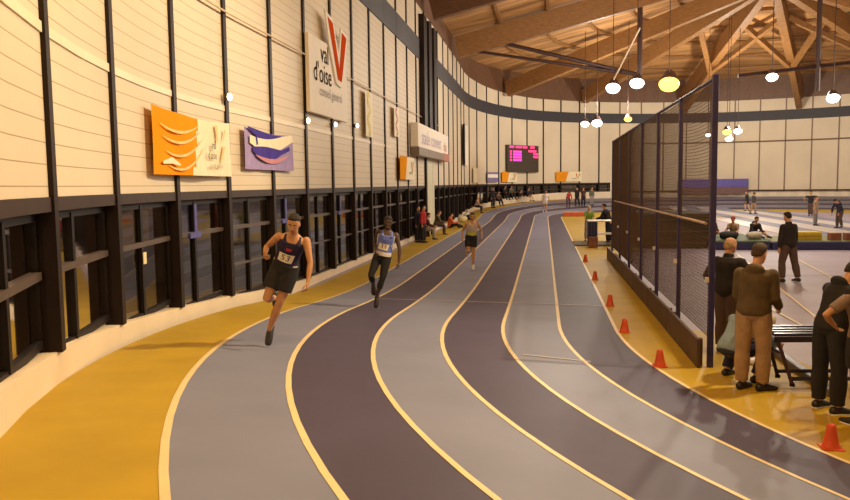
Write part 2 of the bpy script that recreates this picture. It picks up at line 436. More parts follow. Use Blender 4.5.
# ---------------------------------------------------------------- people
def P3(v): return V(v).normalized()
SKINS = {}
def skin(name, col):
    return mat(name, col, .55, .06, 20.)
SK_L = skin('skin_light', (.62, .33, .19)); SK_M = skin('skin_tan', (.50, .25, .12)); SK_D = skin('skin_dark', (.06, .03, .02))
def cloth(name, col, var=.18):
    return mat(name, col, .85, var, 9., bump=.15)
TORSO = [(-.115, .075, .07), (-.09, .125, .10), (-.02, .168, .122), (.05, .165, .118), (.15, .142, .102), (.25, .15, .108), (.34, .172, .118), (.41, .172, .108), (.455, .14, .085), (.49, .085, .065), (.51, .055, .056)]
LEG = [(0, .088), (.12, .088), (.3, .072), (.44, .056), (.5, .052), (.58, .058), (.66, .052), (.78, .038), (.85, .036)]      # length below the hip, radius
ARM = [(0, .052), (.07, .05), (.2, .042), (.29, .036), (.36, .038), (.48, .029), (.54, .026)]
class Body:
    """a posed skeleton for a 1.75 m person; x is the person's right, y forward, z up"""
    def __init__(s, pose, H):
        k = s.k = H/1.75
        g = pose.get
        s.sp = P3(g('spine', (0, .02, 1))); s.ch = P3(g('chest', g('spine', (0, .02, 1))))
        s.hp = P3(g('hips', (1, 0, 0))); s.sh = P3(g('shoulders', (1, 0, 0)))
        s.P = V((0, 0, 1.0))
        s.neck = P3(g('neck', tuple(s.ch*.6+V((0, .08, .6))))); s.face = P3(g('face', (0, 1, 0)))
        def at(t):
            q = V((0, 0, 0)); n = 8
            for i in range(n):
                u = (i+.5)/n*t; w = smooth((u+.05)/.4); q += (s.sp*(1-w)+s.ch*w).normalized()*(t/n)*k
            return s.P+q
        s.at = at
        s.nb = at(.49)
        cs = at(.435)
        s.j = {}
        for sd, nm in ((1, 'R'), (-1, 'L')):
            hip = s.P+s.hp*(sd*.088*k)-s.sp*(.015*k)
            th = P3(g('thigh'+nm, (0, .02, -1))); sn = P3(g('shin'+nm, (0, -.03, -1)))
            kn = hip+th*(.44*k); an = kn+sn*(.41*k)
            s.j['leg'+nm] = (hip, kn, an, th, sn, P3(g('foot'+nm, (sd*.15, 1, -.0))))
            sho = cs+s.sh*(sd*.175*k)
            ua = P3(g('upper'+nm, (sd*.15, -.05, -1))); fa = P3(g('fore'+nm, (sd*.05, .12, -1)))
            el = sho+ua*(.29*k); wr = el+fa*(.25*k)
            s.j['arm'+nm] = (sho, el, wr, ua, fa)
    def low(s):
        z = 9
        for nm in 'RL':
            hip, kn, an, th, sn, ft = s.j['leg'+nm]
            z = min(z, an.z-.085*s.k, (an+ft*(.19*s.k)).z-.07*s.k)
        return z
    def frame(s, t):
        w = smooth((t+.05)/.4); d = (s.sp*(1-w)+s.ch*w).normalized(); w2 = min(max(t/.4, 0), 1)
        x = (s.hp*(1-w2)+s.sh*w2); x = (x-d*x.dot(d)).normalized(); y = d.cross(x)
        return s.at(t), x, y
    def sec(s, t):
        for (a, b) in zip(TORSO, TORSO[1:]):
            if a[0] <= t <= b[0]:
                f = (t-a[0])/(b[0]-a[0]); return a[1]+(b[1]-a[1])*f, a[2]+(b[2]-a[2])*f
        return TORSO[-1][1:] if t > 0 else TORSO[0][1:]
    def torso(s, b, t0, t1, inf, n=20, belly=0.):
        ts = [t0]+[t for t, _, _ in TORSO if t0+.02 < t < t1-.02]+[t1]
        secs = []
        for t in ts:
            c, x, y = s.frame(t); rx, ry = s.sec(t); bl = belly*math.exp(-((t-.1)/.12)**2)
            secs.append((c+y*(bl*s.k*.7), x, y, (rx+inf+bl*.4)*s.k, (ry+inf+bl)*s.k))
        b.loft(secs, n)
    def limb(s, b, nm, l0, l1, inf, n=12, rnd=True, flare=0.):
        j = s.j[nm]; prof = LEG if nm[:3] == 'leg' else ARM; mid = .44 if nm[:3] == 'leg' else .29
        ls = sorted({l0, l1} | {l for l, _ in prof if l0 < l < l1})
        pts = []; rad = []
        for l in ls:
            p = j[0]+j[3]*(l*s.k) if l <= mid else j[1]+j[4]*((l-mid)*s.k)
            for (a, c) in zip(prof, prof[1:]):
                if a[0] <= l <= c[0]: r = a[1]+(c[1]-a[1])*(l-a[0])/(c[0]-a[0]); break
            else: r = prof[-1][1]
            f = (l-l0)/max(l1-l0, 1e-3)
            pts.append(p); rad.append((r+inf+flare*f)*s.k)
        b.tube(pts, rad, n, rnd)
    def foot(s, b, nm, inf, sole=False):
        hip, kn, an, th, sn, ft = s.j['leg'+nm]; k = s.k
        up_ = (V((0, 0, 1))-ft*ft.z)
        if sn.z > -.5: up_ = (-sn)-ft*(-sn).dot(ft)
        up_.normalize(); x = ft.cross(up_).normalized()
        secs = []
        for f, z, rx, ry in ((-.075, -.045, .018, .02), (-.06, -.043, .03, .038), (0, -.035, .034, .05), (.06, -.046, .04, .04), (.12, -.058, .045, .028), (.165, -.064, .04, .021), (.19, -.066, .02, .012)):
            if sole: secs.append((an+ft*(f*k)+up_*(-.08*k), x, up_, (rx+inf+.003)*k, .012*k))
            else: secs.append((an+ft*(f*k*(1.05 if inf else 1))+up_*(z*k), x, up_, (rx+inf)*k, (ry+inf*.7)*k))
        b.loft(secs, 12)
    def headaxes(s):
        u = s.neck; f = (s.face-u*s.face.dot(u)).normalized(); x = f.cross(u).normalized()
        return u, f, x
    def hp_(s, h, f, x=0.):
        u, fw_, x_ = s.headaxes()
        return s.nb+u*((.055+h)*s.k)+fw_*((f+.015)*s.k)+x_*(x*s.k)
    def head(s, b, secs, inf=0., n=16, tilt=0.):
        u, f, x = s.headaxes()
        b.loft([(s.hp_(h, o), x, f+u*(tilt*min(1, max(0, (.235-h)/.1))), (rx+inf)*s.k, (ry+inf)*s.k) for h, o, rx, ry in secs], n)
HEAD = [(-.004, .045, .016, .016), (.004, .042, .034, .034), (.02, .03, .048, .054), (.06, .012, .061, .08), (.1, .002, .07, .092), (.15, -.004, .075, .097), (.19, -.008, .07, .09), (.215, -.01, .052, .066), (.23, -.01, .02, .026)]
HAIR = {'short': [(.075, -.062, .05, .035), (.1, -.05, .066, .052), (.13, -.03, .074, .075), (.165, -.022, .076, .088), (.195, -.012, .072, .09), (.22, -.011, .056, .07), (.238, -.012, .022, .028)],
        'bald': [(.05, -.062, .045, .03), (.08, -.055, .062, .048), (.11, -.045, .071, .06), (.14, -.042, .074, .062), (.16, -.05, .068, .05), (.17, -.055, .05, .035)],
        'long': [(-.08, -.07, .05, .03), (-.03, -.06, .075, .045), (.05, -.048, .08, .058), (.1, -.04, .08, .068), (.15, -.016, .084, .094), (.19, -.009, .077, .094), (.22, -.011, .06, .072), (.24, -.012, .022, .028)]}
POSE = {}
def finish(o, vox, it=3):
    m = o.modifiers.new('r', 'REMESH'); m.mode = 'VOXEL'; m.voxel_size = vox; m.use_smooth_shade = True
    s_ = o.modifiers.new('s', 'SMOOTH'); s_.factor = .5; s_.iterations = it
    bpy.context.view_layer.update()
    me = bpy.data.meshes.new_from_object(o.evaluated_get(bpy.context.evaluated_depsgraph_get()))
    old = o.data; mats = [m for m in old.materials]; o.modifiers.clear(); o.data = me; bpy.data.meshes.remove(old)
    me.materials.clear()
    for m in mats: me.materials.append(m)
    me.polygons.foreach_set('material_index', [0]*len(me.polygons)); me.polygons.foreach_set('use_smooth', [True]*len(me.polygons))
    return o
def hand(bd, b, nm, curl, n=6):
    sho, el, wr, ua, fa = bd.j['arm'+nm]; k = bd.k; sd = 1 if nm == 'R' else -1
    w = V((0, 1, .2)); w = w-fa*w.dot(fa)
    if w.length < .2: w = V((sd, 0, .3))-fa*V((sd, 0, .3)).dot(fa)
    w.normalize(); nn = fa.cross(w).normalized()*(-1)
    inn = V((-sd, 0, 0))
    if nn.dot(inn) < 0: nn = -nn
    b.loft([(wr+fa*(d*k), w, nn, rx*k, ry*k) for d, rx, ry in ((-.03, .025, .022), (.0, .027, .02), (.03, .036, .016), (.07, .041, .014), (.095, .036, .011))], 10)
    out = []
    for off, L, ex in ((-.031, .06, 1.15), (-.011, .074, 1.0), (.01, .08, .95), (.03, .072, .85)):
        p = wr+fa*(.082*k)+w*(off*k); d = fa.copy(); pts = [p]
        for i in range(3):
            a = curl*ex; d = (d*math.cos(a)+nn*math.sin(a)).normalized(); nn2 = (nn-d*nn.dot(d)).normalized()
            p = p+d*(L*k*(.46, .32, .24)[i]); pts.append(p)
            d = d.normalized(); nnx = nn2
            d = (d*math.cos(curl*.15)+nnx*math.sin(curl*.15))
        out.append((pts, [.0095*k, .009*k, .008*k, .006*k]))
    p = wr+fa*(.03*k)+w*(.03*k); d = (fa*.65+w*.65+nn*.35).normalized(); d2 = (fa*.85+w*.2+nn*.5).normalized()
    out.append(([p, p+d*(.035*k), p+d*(.035*k)+d2*(.03*k), p+d*(.035*k)+d2*(.052*k)], [.012*k, .0105*k, .0095*k, .007*k]))
    return out
def person(label, loc, rz, H, pose, skin_m, hair=('short', 'hair_dark', (.02, .012, .01)), top=None, low=None, shoes=('shoe_black', (.02, .02, .02)), sole=None, vox=.016, group=None, sit=None, plant=None, roll=0, belly=0., face=False, curl=.35, extra=None):
    """loc z is the ground (or None to look it up); sit = height of the seat instead of feet on the ground"""
    bd = Body(pose, H); k = bd.k
    x, y, z = loc[0], loc[1], loc[2] if len(loc) > 2 else ground(loc[0], loc[1])
    dz = -bd.low() if sit is None else sit-(bd.P.z-.11*k)
    if plant:
        an = bd.j['leg'+plant][2]+bd.j['leg'+plant][5]*(.06*k); q = Matrix.Rotation(rz, 3, 'Z') @ an; x -= q.x; y -= q.y
    b = MB()
    bd.torso(b, -.115, .51, 0, belly=belly)
    b.tube([bd.at(.47), bd.at(.50)+bd.neck*(.0), bd.hp_(.05, -.025)], [.062*k, .055*k, .054*k], 12, True)
    bd.head(b, HEAD)
    b.tube([bd.hp_(.135, .088), bd.hp_(.1, .102), bd.hp_(.083, .108), bd.hp_(.077, .092)], [.008*k, .012*k, .016*k, .013*k], 8, True)
    for sx in (-1, 1):
        u, f, xx = bd.headaxes(); b.ball(bd.hp_(.1, -.005, sx*.074), (.012*k, .02*k, .032*k), (xx, f, u), 8)
    for nm in 'RL':
        bd.limb(b, 'leg'+nm, 0, .85, 0); bd.foot(b, nm, 0); bd.limb(b, 'arm'+nm, 0, .54, 0)
        sho = bd.j['arm'+nm][0]; b.ball(sho-bd.ch*(.012*k), .056*k)
    fing = []
    for nm in 'RL': fing += hand(bd, b, nm, curl)
    o = b.build('person', skin_m)
    finish(o, vox*k, 3)
    me = o.data; f = MB()
    for pts, rad in fing: f.tube(pts, rad, 6 if vox < .02 else 4, True)
    bm = bmesh.new(); bm.from_mesh(me); vs = [bm.verts.new(p) for p in f.v]
    for q in f.f:
        fc = bm.faces.new([vs[i] for i in q]); fc.smooth = True
    bmesh.ops.recalc_face_normals(bm, faces=bm.faces); bm.to_mesh(me); bm.free()
    R_ = Matrix.Translation((x, y, z)) @ Matrix.Rotation(rz, 4, 'Z') @ Matrix.Rotation(roll, 4, 'Y') @ Matrix.Translation((0, 0, dz))
    o.matrix_world = R_
    tag(o, label, 'person', group)
    def child(name, mb, m, remesh=True, it=2):
        c = mb.build(name, m, o, True)
        if remesh: finish(c, vox*k*.95, it)
        c.parent = o; c.matrix_parent_inverse = Matrix.Identity(4)
        return c
    # clothes
    if low:
        kind, m = low
        b = MB()
        if kind == 'shorts':
            bd.torso(b, -.113, .085, .02)
            for nm in 'RL': bd.limb(b, 'leg'+nm, .01, .3, .022, rnd=False, flare=.012)
        elif kind == 'tights':
            bd.torso(b, -.115, .08, .008)
            for nm in 'RL': bd.limb(b, 'leg'+nm, .0, .66, .007, rnd=False)
        else:
            bd.torso(b, -.115, .08, .016)
            for nm in 'RL': bd.limb(b, 'leg'+nm, .0, .83, .02, rnd=False, flare=.018)
        child({'shorts': 'shorts', 'tights': 'tights'}.get(kind, 'trousers'), b, m)
    if top:
        kind, m = top[:2]
        b = MB()
        if kind == 'singlet':
            bd.torso(b, .0, .42, .012)
            for sx in (-1, 1):
                pf = bd.frame(.41); pb_ = bd.frame(.47)
                b.tube([pf[0]+pf[1]*(sx*.09*k)+pf[2]*(.1*k), pb_[0]+pb_[1]*(sx*.085*k)+pb_[2]*(.02*k), pf[0]+pf[1]*(sx*.09*k)-pf[2]*(.1*k)], .027*k, 8, True)
            child('singlet', b, m)
        else:
            inf = {'tshirt': .02, 'jumper': .028, 'jacket': .034}[kind]; hem = {'tshirt': -.06, 'jumper': -.06, 'jacket': -.11}[kind]
            bd.torso(b, hem, .475, inf, belly=belly)
            for nm in 'RL':
                bd.limb(b, 'arm'+nm, .0, .2 if kind == 'tshirt' else .53, inf*.75, rnd=False, flare=.004)
                b.ball(bd.j['arm'+nm][0]-bd.ch*(.022*k), (.054+inf*.7)*k)
            if kind == 'jumper':                        # hood lying on the back
                c, xx, yy = bd.frame(.45); b.ball(c-yy*(.09*k)+V((0, 0, .02*k)), (.11*k, .06*k, .07*k), (xx, yy, V((0, 0, 1))))
            if kind == 'jacket':
                c, xx, yy = bd.frame(.485); b.tube([c, c+bd.neck*(.05*k)], [.085*k, .075*k], 12)
            child({'tshirt': 'shirt', 'jumper': 'hooded_top', 'jacket': 'jacket'}[kind], b, m)
    if shoes:
        ms = mat(shoes[0], shoes[1], .5)
        for nm in 'RL':
            b = MB(); bd.foot(b, nm, .009); sh_ = child('shoe', b, ms, False)
            if sole:
                b = MB(); bd.foot(b, nm, .01, True); so = b.build('sole', mat('white_sole', (.75, .72, .68), .5), sh_, True); so.matrix_parent_inverse = Matrix.Identity(4)
    if hair:
        if hair[0] == 'cap':
            b = MB(); bd.head(b, HAIR['short'], .012); m = mat(hair[1], hair[2], .8)
            u, f_, xx = bd.headaxes(); b.loft([(bd.hp_(.165, .06), xx, f_, .07*k, .05*k), (bd.hp_(.172, .085), xx, f_, .065*k, .06*k)], 12)
            child('cap', b, m, False)
        else:
            b = MB(); bd.head(b, HAIR[hair[0]], tilt=.3 if hair[0] == 'short' else 0., inf=.005 if hair[0] != 'bald' else .004); child('hair', b, mat(hair[1], hair[2], .8, .3, 40., bump=.3), False)
    if face:
        for sx in (-1, 1):
            u, f_, xx = bd.headaxes()
            e = MB().ball(bd.hp_(.116, .073, sx*.03), .0115*k, n=8); child('eye', e, mat('eye_white', (.7, .65, .6), .3), False)
            e2 = MB().ball(bd.hp_(.116, .082, sx*.03), .006*k, n=8); child('pupil', e2, mat('eye_dark', (.01, .008, .006), .3), False)
            e3 = MB().tube([bd.hp_(.138, .082, sx*.05), bd.hp_(.143, .091, sx*.032), bd.hp_(.139, .093, sx*.014)], .005*k, 6, True); child('eyebrow', e3, mat('brow', (.015, .01, .008), .8), False)
        e4 = MB().tube([bd.hp_(.045, .082, -.024), bd.hp_(.046, .092, -.008), bd.hp_(.046, .092, .008), bd.hp_(.045, .082, .024)], .006*k, 6, True); child('mouth', e4, mat('lips', (.3, .1, .07), .5), False)
    o['_b'] = 0; del o['_b']
    return o, bd, child
def bib(bd, child, t0, t1, half, txt, col=(.8, .75, .66), inf=.022, m=None):
    """paper number on the chest, wrapped round the body, with its digits"""
    k = bd.k; n = 12; vs = []
    def pt(a, t, e):
        c, x, y = bd.frame(t); rx, ry = bd.sec(t)
        return c+x*((rx+e)*k*math.sin(a))+y*((ry+e)*k*math.cos(a))
    for i in range(n+1):
        a = -half+2*half*i/n
        vs += [pt(a, t0, inf), pt(a, (t0+t1)/2, inf), pt(a, t1, inf)]
    fs = []
    for i in range(n):
        for j in (0, 1): fs.append((3*i+j, 3*i+j+1, 3*i+4+j, 3*i+3+j))
    bb = MB().add(vs, fs); o = child('number_bib', bb, m or mat('bib_paper', col, .7), False)
    if txt:
        tv, tf = text_mesh(txt, (t1-t0)*1.0*k)
        q = []
        for v in tv:
            t = (t0+t1)/2+v.y/k; rx, _ = bd.sec((t0+t1)/2)
            q.append(pt(-v.x/(k*(rx+inf)), t, inf+.003))
        d = MB().add(q, tf).build('digits', mat('bib_ink', (.05, .03, .05), .7), o); d.matrix_parent_inverse = Matrix.Identity(4)
    return o
def band(bd, child, name, t0, t1, a0, a1, inf, m):
    """coloured panel on a garment"""
    k = bd.k; vs = []; n = 12
    for i in range(n+1):
        a = a0+(a1-a0)*i/n
        for t in (t0, (t0+t1)/2, t1):
            c, x, y = bd.frame(t); rx, ry = bd.sec(t); vs.append(c+x*((rx+inf)*k*math.sin(a))+y*((ry+inf)*k*math.cos(a)))
    return child(name, MB().add(vs, [(3*i+j, 3*i+j+1, 3*i+4+j, 3*i+3+j) for i in range(n) for j in (0, 1)]), m, False)

F = PI    # facing the camera
NAVY = cloth('navy_vest', (.018, .012, .05)); BLACK = cloth('black_cloth', (.012, .011, .014)); SKY = cloth('blue_vest', (.13, .17, .55))
WHITE = cloth('white_cloth', (.62, .58, .55)); LIME = cloth('lime_vest', (.42, .42, .10)); PALE = cloth('pale_vest', (.5, .42, .40)); RED = cloth('red_cloth', (.45, .03, .03))
OLIVE = cloth('olive_hoodie', (.085, .055, .025)); KHAKI = cloth('khaki_trousers', (.33, .21, .12)); DJ = cloth('dark_jacket', (.018, .013, .013)); BROWN = cloth('brown_trousers', (.09, .055, .045))
LBLUE = cloth('pale_blue_shirt', (.20, .27, .33)); GREY = cloth('grey_cloth', (.25, .22, .22)); DARKB = cloth('navy_cloth', (.02, .02, .05)); TAUPE = cloth('taupe_shirt', (.22, .15, .12))
ORANGE = cloth('orange_cloth', (.65, .12, .03)); GREENV = cloth('green_vest_cloth', (.22, .36, .06)); TAN = cloth('tan_cloth', (.35, .24, .16))
OL2 = cloth('olive_jacket', (.10, .08, .04))
# runners -------------------------------------------------------
RUN = dict(spine=(-.36, .28, 1), chest=(-.42, .4, 1), shoulders=(1, .25, .2), hips=(1, -.2, .14), neck=(-.2, .45, 1), face=(-.12, 1, -.2),
           thighL=(.34, .16, -1), shinL=(.46, -.12, -1), footL=(.1, .55, -.9), thighR=(.3, .45, -1), shinR=(.1, -1, -.12), footR=(0, -.3, -1),
           upperR=(.85, -.5, -.6), foreR=(-.25, .9, -.3), upperL=(-.22, .22, -1), foreL=(.06, .35, -1))
o, bd, ch = person('runner in navy singlet and black shorts, wearing a white number bib, in the outermost lane', (-3.62, 9.5), F+.02, 1.79, RUN, SK_M, ('short', 'hair_black', (.012, .008, .006)),
    ('singlet', NAVY), ('shorts', BLACK), ('spike_shoe', (.03, .03, .035)), None, .011, 'runners on the track', plant='L', face=True, curl=.75)
bib(bd, ch, .13, .26, .62, '53')
band(bd, ch, 'side_stripe', .0, .1, -1.35, -.85, .016, WHITE); band(bd, ch, 'side_stripe', .0, .1, 1.0, 1.7, .016, WHITE)
band(bd, ch, 'chest_emblem', .31, .35, -.2, .2, .0165, RED)
RUN2 = dict(RUN); RUN2.update(spine=(-.24, .14, 1), chest=(-.26, .22, 1), neck=(-.12, .25, 1), thighL=(.2, .1, -1), shinL=(.36, -.12, -1), thighR=(.34, .3, -1), shinR=(.05, -.9, -.6), upperR=(.35, -.5, -.8), foreR=(-.2, .8, -.55), upperL=(-.25, .1, -1), foreL=(.05, .2, -1))
o, bd, ch = person('runner in blue and white vest and long black tights with a bib', (-3.3, 14.6), F+.02, 1.78, RUN2, SK_D, ('short', 'hair_black', (.012, .008, .006)),
    ('singlet', SKY), ('tights', BLACK), ('dark_shoe', (.02, .015, .015)), None, .012, 'runners on the track', plant='L', face=True, curl=.6)
bib(bd, ch, .12, .25, .62, '33', (.85, .72, .5))
for a in (-1.2, 1.0): band(bd, ch, 'side_stripe', .2, .42, a, a+.25, .016, WHITE)
band(bd, ch, 'hem_band', .0, .08, -1.4, 1.4, .0165, WHITE)
RUN3 = dict(RUN); RUN3.update(spine=(-.06, .14, 1), chest=(-.07, .2, 1), neck=(-.04, .2, 1), face=(0, 1, -.1), shoulders=(1, .2, 0), hips=(1, -.1, 0), thighL=(.06, .1, -1), shinL=(.04, -.1, -1), footL=(0, .8, -.5), thighR=(.02, .35, -1), upperR=(.4, -.4, -.8), foreR=(.05, .5, -.8), upperL=(-.4, -.3, -.8), foreL=(-.0, .6, -.6))
o, bd, ch = person('runner in pale and lime vest with black shorts, in a pale lane', (-2.16, 23.1), F+.1, 1.72, RUN3, SK_M, ('short', 'hair_brown', (.05, .03, .02)),
    ('singlet', PALE), ('shorts', BLACK), ('white_shoe', (.6, .58, .55)), None, .015, 'runners on the track', plant='L', face=True, curl=.7)
band(bd, ch, 'lower_panel', .0, .2, -1.6, 1.6, .0165, LIME)
RUN4 = dict(RUN3); RUN4.update(thighL=(.02, .2, -1), shinL=(0, -.05, -1), thighR=(0, -.1, -1), shinR=(.02, -.35, -1), footL=(0, 1, -.1))
o, bd, ch = person('distant runner dressed in white entering the far bend', (.06, 62.4), F+.3, 1.75, RUN4, SK_M, ('short', 'hair_brown', (.05, .03, .02)), ('tshirt', WHITE), ('shorts', WHITE), ('white_shoe', (.6, .58, .55)), None, .025, 'runners on the track')
# officials and athletes on the inside of the bend ----------------------
def Rd(a): return math.radians(a)
person('bald man in a black jacket beside the end post of the cage', (2.78, 12.15), Rd(-40), 1.80,
    dict(spine=(0, .05, 1), neck=(0, .2, 1), upperL=(-.5, -.2, -.9), foreL=(.35, .35, -.7), upperR=(.45, .3, -.8), foreR=(-.2, .9, -.1), face=(.3, 1, -.1)), SK_L, ('bald', 'hair_sandy', (.5, .33, .18)), ('jacket', DJ), ('trousers', BROWN), vox=.014, belly=.07)
person('tall man in olive hooded top and khaki trousers, back turned', (2.6, 9.95), Rd(-25), 1.89,
    dict(spine=(0, .02, 1), chest=(.04, .1, 1), neck=(.08, .22, 1), face=(.35, 1, -.25), upperR=(.1, .02, -1), foreR=(.05, .75, -.45), upperL=(-.12, .1, -1), foreL=(.15, .7, -.5), thighR=(.05, .05, -1), thighL=(-.06, .0, -1), footR=(.7, .8, 0), footL=(.3, 1, 0)), SK_L, ('short', 'hair_brown', (.045, .025, .014)), ('jumper', OLIVE), ('trousers', KHAKI), ('black_shoe', (.015, .013, .013)), None, .013, curl=.6)
person('crouching person in a pale blue top behind the man in khaki trousers', (2.50, 10.72), Rd(-50), 1.80,
    dict(spine=(0, .55, 1), chest=(0, .9, .9), neck=(.1, .8, .8), face=(.1, 1, -.5), thighR=(.35, .95, .05), thighL=(-.3, .95, .05), shinR=(-.05, -.6, -1), shinL=(0, -.6, -1), upperR=(.1, .7, -.9), foreR=(0, .9, -.4), upperL=(-.1, .7, -.9), foreL=(.1, .9, -.4), footR=(.1, 1, -.0), footL=(-.1, 1, 0)), SK_L, ('short', 'hair_brown', (.045, .025, .014)), ('jumper', LBLUE), ('trousers', DARKB), ('black_shoe', (.015, .013, .013)), None, .014, plant='L')
person('person all in black leaning over beside the metal bench', (3.22, 9.12), Rd(-60), 1.82,
    dict(spine=(0, .2, 1), chest=(0, .55, 1), neck=(0, .7, .9), face=(0, 1, -.5), upperL=(-.2, .35, -1), foreL=(.0, .6, -.8), upperR=(.2, .3, -1), foreR=(-.1, .7, -.6), thighR=(.12, -.05, -1), thighL=(-.12, .05, -1), footR=(.2, 1, 0), footL=(-.1, 1, 0)), SK_L, ('short', 'hair_dark', (.02, .012, .01)), ('jumper', BLACK), ('trousers', BLACK), ('black_shoe', (.015, .013, .013)), True, .013)
person('person in taupe T-shirt and dark shorts, cut by the photo edge, hand on hip', (3.38, 8.6), Rd(15), 1.74,
    dict(spine=(0, .05, 1), chest=(-.05, .1, 1), upperL=(-.85, .1, -.62), foreL=(.62, .35, -.5), upperR=(.3, .1, -1), foreR=(-.2, .6, -.6), face=(-.2, 1, -.2)), SK_M, ('short', 'hair_brown', (.045, .025, .014)), ('tshirt', TAUPE), ('shorts', BLACK), ('black_shoe', (.015, .013, .013)), True, .014)
person('man in dark jacket and brown trousers walking across the infield', (6.25, 20.8), Rd(30), 1.85,
    dict(spine=(0, .04, 1), neck=(0, .2, 1), thighL=(-.14, .12, -1), shinL=(-.05, -.1, -1), thighR=(.16, -.1, -1), shinR=(.1, -.2, -1), upperR=(.22, .02, -1), foreR=(.0, .12, -1), upperL=(-.22, .02, -1), foreL=(0, .12, -1)), SK_L, ('short', 'hair_dark', (.02, .012, .01)), ('jacket', DJ), ('trousers', BROWN), vox=.018)
# people about the infield and the far bend -----------------------------
ST1 = dict(spine=(0, .03, 1), thighR=(.06, 0, -1), thighL=(-.06, .05, -1))
WALK = dict(spine=(0, .05, 1), thighR=(.03, .3, -1), shinR=(0, -.1, -1), thighL=(-.03, -.2, -1), shinL=(0, -.4, -1), upperR=(.12, -.25, -1), upperL=(-.12, .25, -1))
ARMS = dict(spine=(0, .02, 1), upperL=(-.9, .1, -.1), foreL=(.3, .5, -.5), upperR=(.8, .1, -.3), foreR=(-.2, .5, -.6))
BEND = dict(spine=(0, .5, 1), chest=(0, .9, .8), neck=(0, .9, .6), thighR=(.1, .1, -1), thighL=(-.1, .3, -1), shinL=(0, -.3, -1), upperR=(.1, .5, -1), upperL=(-.1, .5, -1))
SIT = dict(spine=(0, .15, 1), chest=(0, .35, 1), thighR=(.12, 1, -.12), thighL=(-.12, 1, -.12), shinR=(.05, .05, -1), shinL=(-.05, -.05, -1), upperR=(.15, .4, -1), foreR=(-.1, .9, -.2), upperL=(-.15, .4, -1), foreL=(.1, .9, -.2))
FLOORSIT = dict(spine=(0, -.1, 1), chest=(0, .25, 1), thighR=(.15, 1, .45), thighL=(-.25, 1, .2), shinR=(.0, .6, -1), shinL=(0, .9, -.35), upperR=(.2, .5, -.9), foreR=(-.1, .9, .0), upperL=(-.15, .4, -1), foreL=(.1, .9, -.1))
DARKH = ('short', 'hair_dark', (.02, .012, .01)); BRH = ('short', 'hair_brown', (.045, .025, .014))
person('distant walker in dark clothes with pale legs beyond the mats', (17.1, 68.4), Rd(90), 1.75, WALK, SK_L, DARKH, ('jacket', DJ), ('shorts', BLACK), vox=.028)
person('distant person in grey top beside the dark-clothed walker beyond the mats', (16.2, 62.8), Rd(-80), 1.72, WALK, SK_L, DARKH, ('jumper', cloth('slate', (.06, .055, .06))), ('trousers', TAN), vox=.028)
person('distant person in dark clothes with elbows raised, on the infield lanes', (19.0, 58.5), Rd(160), 1.8, ARMS, SK_M, DARKH, ('tshirt', DJ), ('trousers', BROWN), vox=.028)
person('standing person in pale tan top near the yellow mat', (15.3, 46.3), Rd(-120), 1.72, ST1, SK_L, BRH, ('tshirt', TAN), ('trousers', GREY), vox=.026)
person('person in dark top bending forward beside the one in tan', (15.75, 43.9), Rd(120), 1.75, dict(BEND, spine=(0, .3, 1), chest=(0, .55, .9)), SK_L, DARKH, ('jumper', DARKB), ('trousers', BROWN), vox=.026)
person('person in red top on the far bend beside the dark-clothed group', (2.1, 69.0), Rd(200), 1.6, dict(BEND, spine=(0, .25, 1)), SK_L, BRH, ('jumper', RED), ('trousers', cloth('plum', (.09, .03, .06))), vox=.03)
person('person in black on the far bend, next to the one in red', (2.95, 70.1), Rd(150), 1.75, WALK, SK_M, DARKH, ('jacket', DJ), ('trousers', BLACK), vox=.03)
person('person in dark red-black kit on the far bend, middle of three', (3.5, 70.4), Rd(190), 1.75, ST1, SK_M, DARKH, ('tshirt', cloth('wine', (.06, .015, .02))), ('trousers', BLACK), vox=.03)
person('person in grey-green top on the far bend, nearest the cage', (4.3, 71.4), Rd(210), 1.7, ST1, SK_L, BRH, ('jumper', cloth('greygreen', (.09, .10, .07))), ('trousers', GREY), vox=.03)
# timing table
person('official in black standing at the timing table', (2.75, 33.6), Rd(60), 1.76, dict(spine=(0, .2, 1), chest=(0, .4, 1), upperR=(.2, .4, -.9), foreR=(0, .9, -.3), upperL=(-.2, .4, -.9), foreL=(0, .9, -.3)), SK_L, DARKH, ('jacket', BLACK), ('trousers', BLACK), vox=.02)
person('official in green vest behind the timing table', (2.0, 35.1), Rd(180), 1.66, dict(SIT, thighR=(.1, .3, -1), thighL=(-.1, .3, -1)), SK_L, ('short', 'hair_white', (.55, .5, .45)), ('tshirt', GREENV), ('trousers', GREY), vox=.02)
# on the landing mats
person('person with red cap sitting on the green landing mat', (7.55, 32.1, 0), Rd(150), 1.7, dict(SIT, spine=(0, -.05, 1), thighR=(.2, 1, .15), thighL=(-.2, 1, .15), shinR=(0, .9, -.2), shinL=(0, .9, -.2)), SK_L, ('cap', 'red_cap', (.4, .05, .03)), ('tshirt', TAN), ('shorts', BLACK), vox=.022, sit=.36)
person('person in black sitting on the landing mat next to the red cap', (8.35, 32.4, 0), Rd(200), 1.7, dict(SIT, spine=(0, .2, 1), chest=(0, .5, 1), thighR=(.2, 1, .15), thighL=(-.2, 1, .15), shinR=(0, .9, -.2), shinL=(0, .9, -.2)), SK_M, DARKH, ('jumper', BLACK), ('shorts', BLACK), vox=.022, sit=.36)
person('dark-haired person in dark top sitting on the mat behind the net', (6.85, 33.2, 0), Rd(190), 1.7, dict(SIT, spine=(0, .1, 1), thighR=(.2, 1, .15), thighL=(-.2, 1, .15), shinR=(0, .9, -.2), shinL=(0, .9, -.2)), SK_M, DARKH, ('jumper', DJ), ('shorts', BLACK), vox=.022, sit=.36)
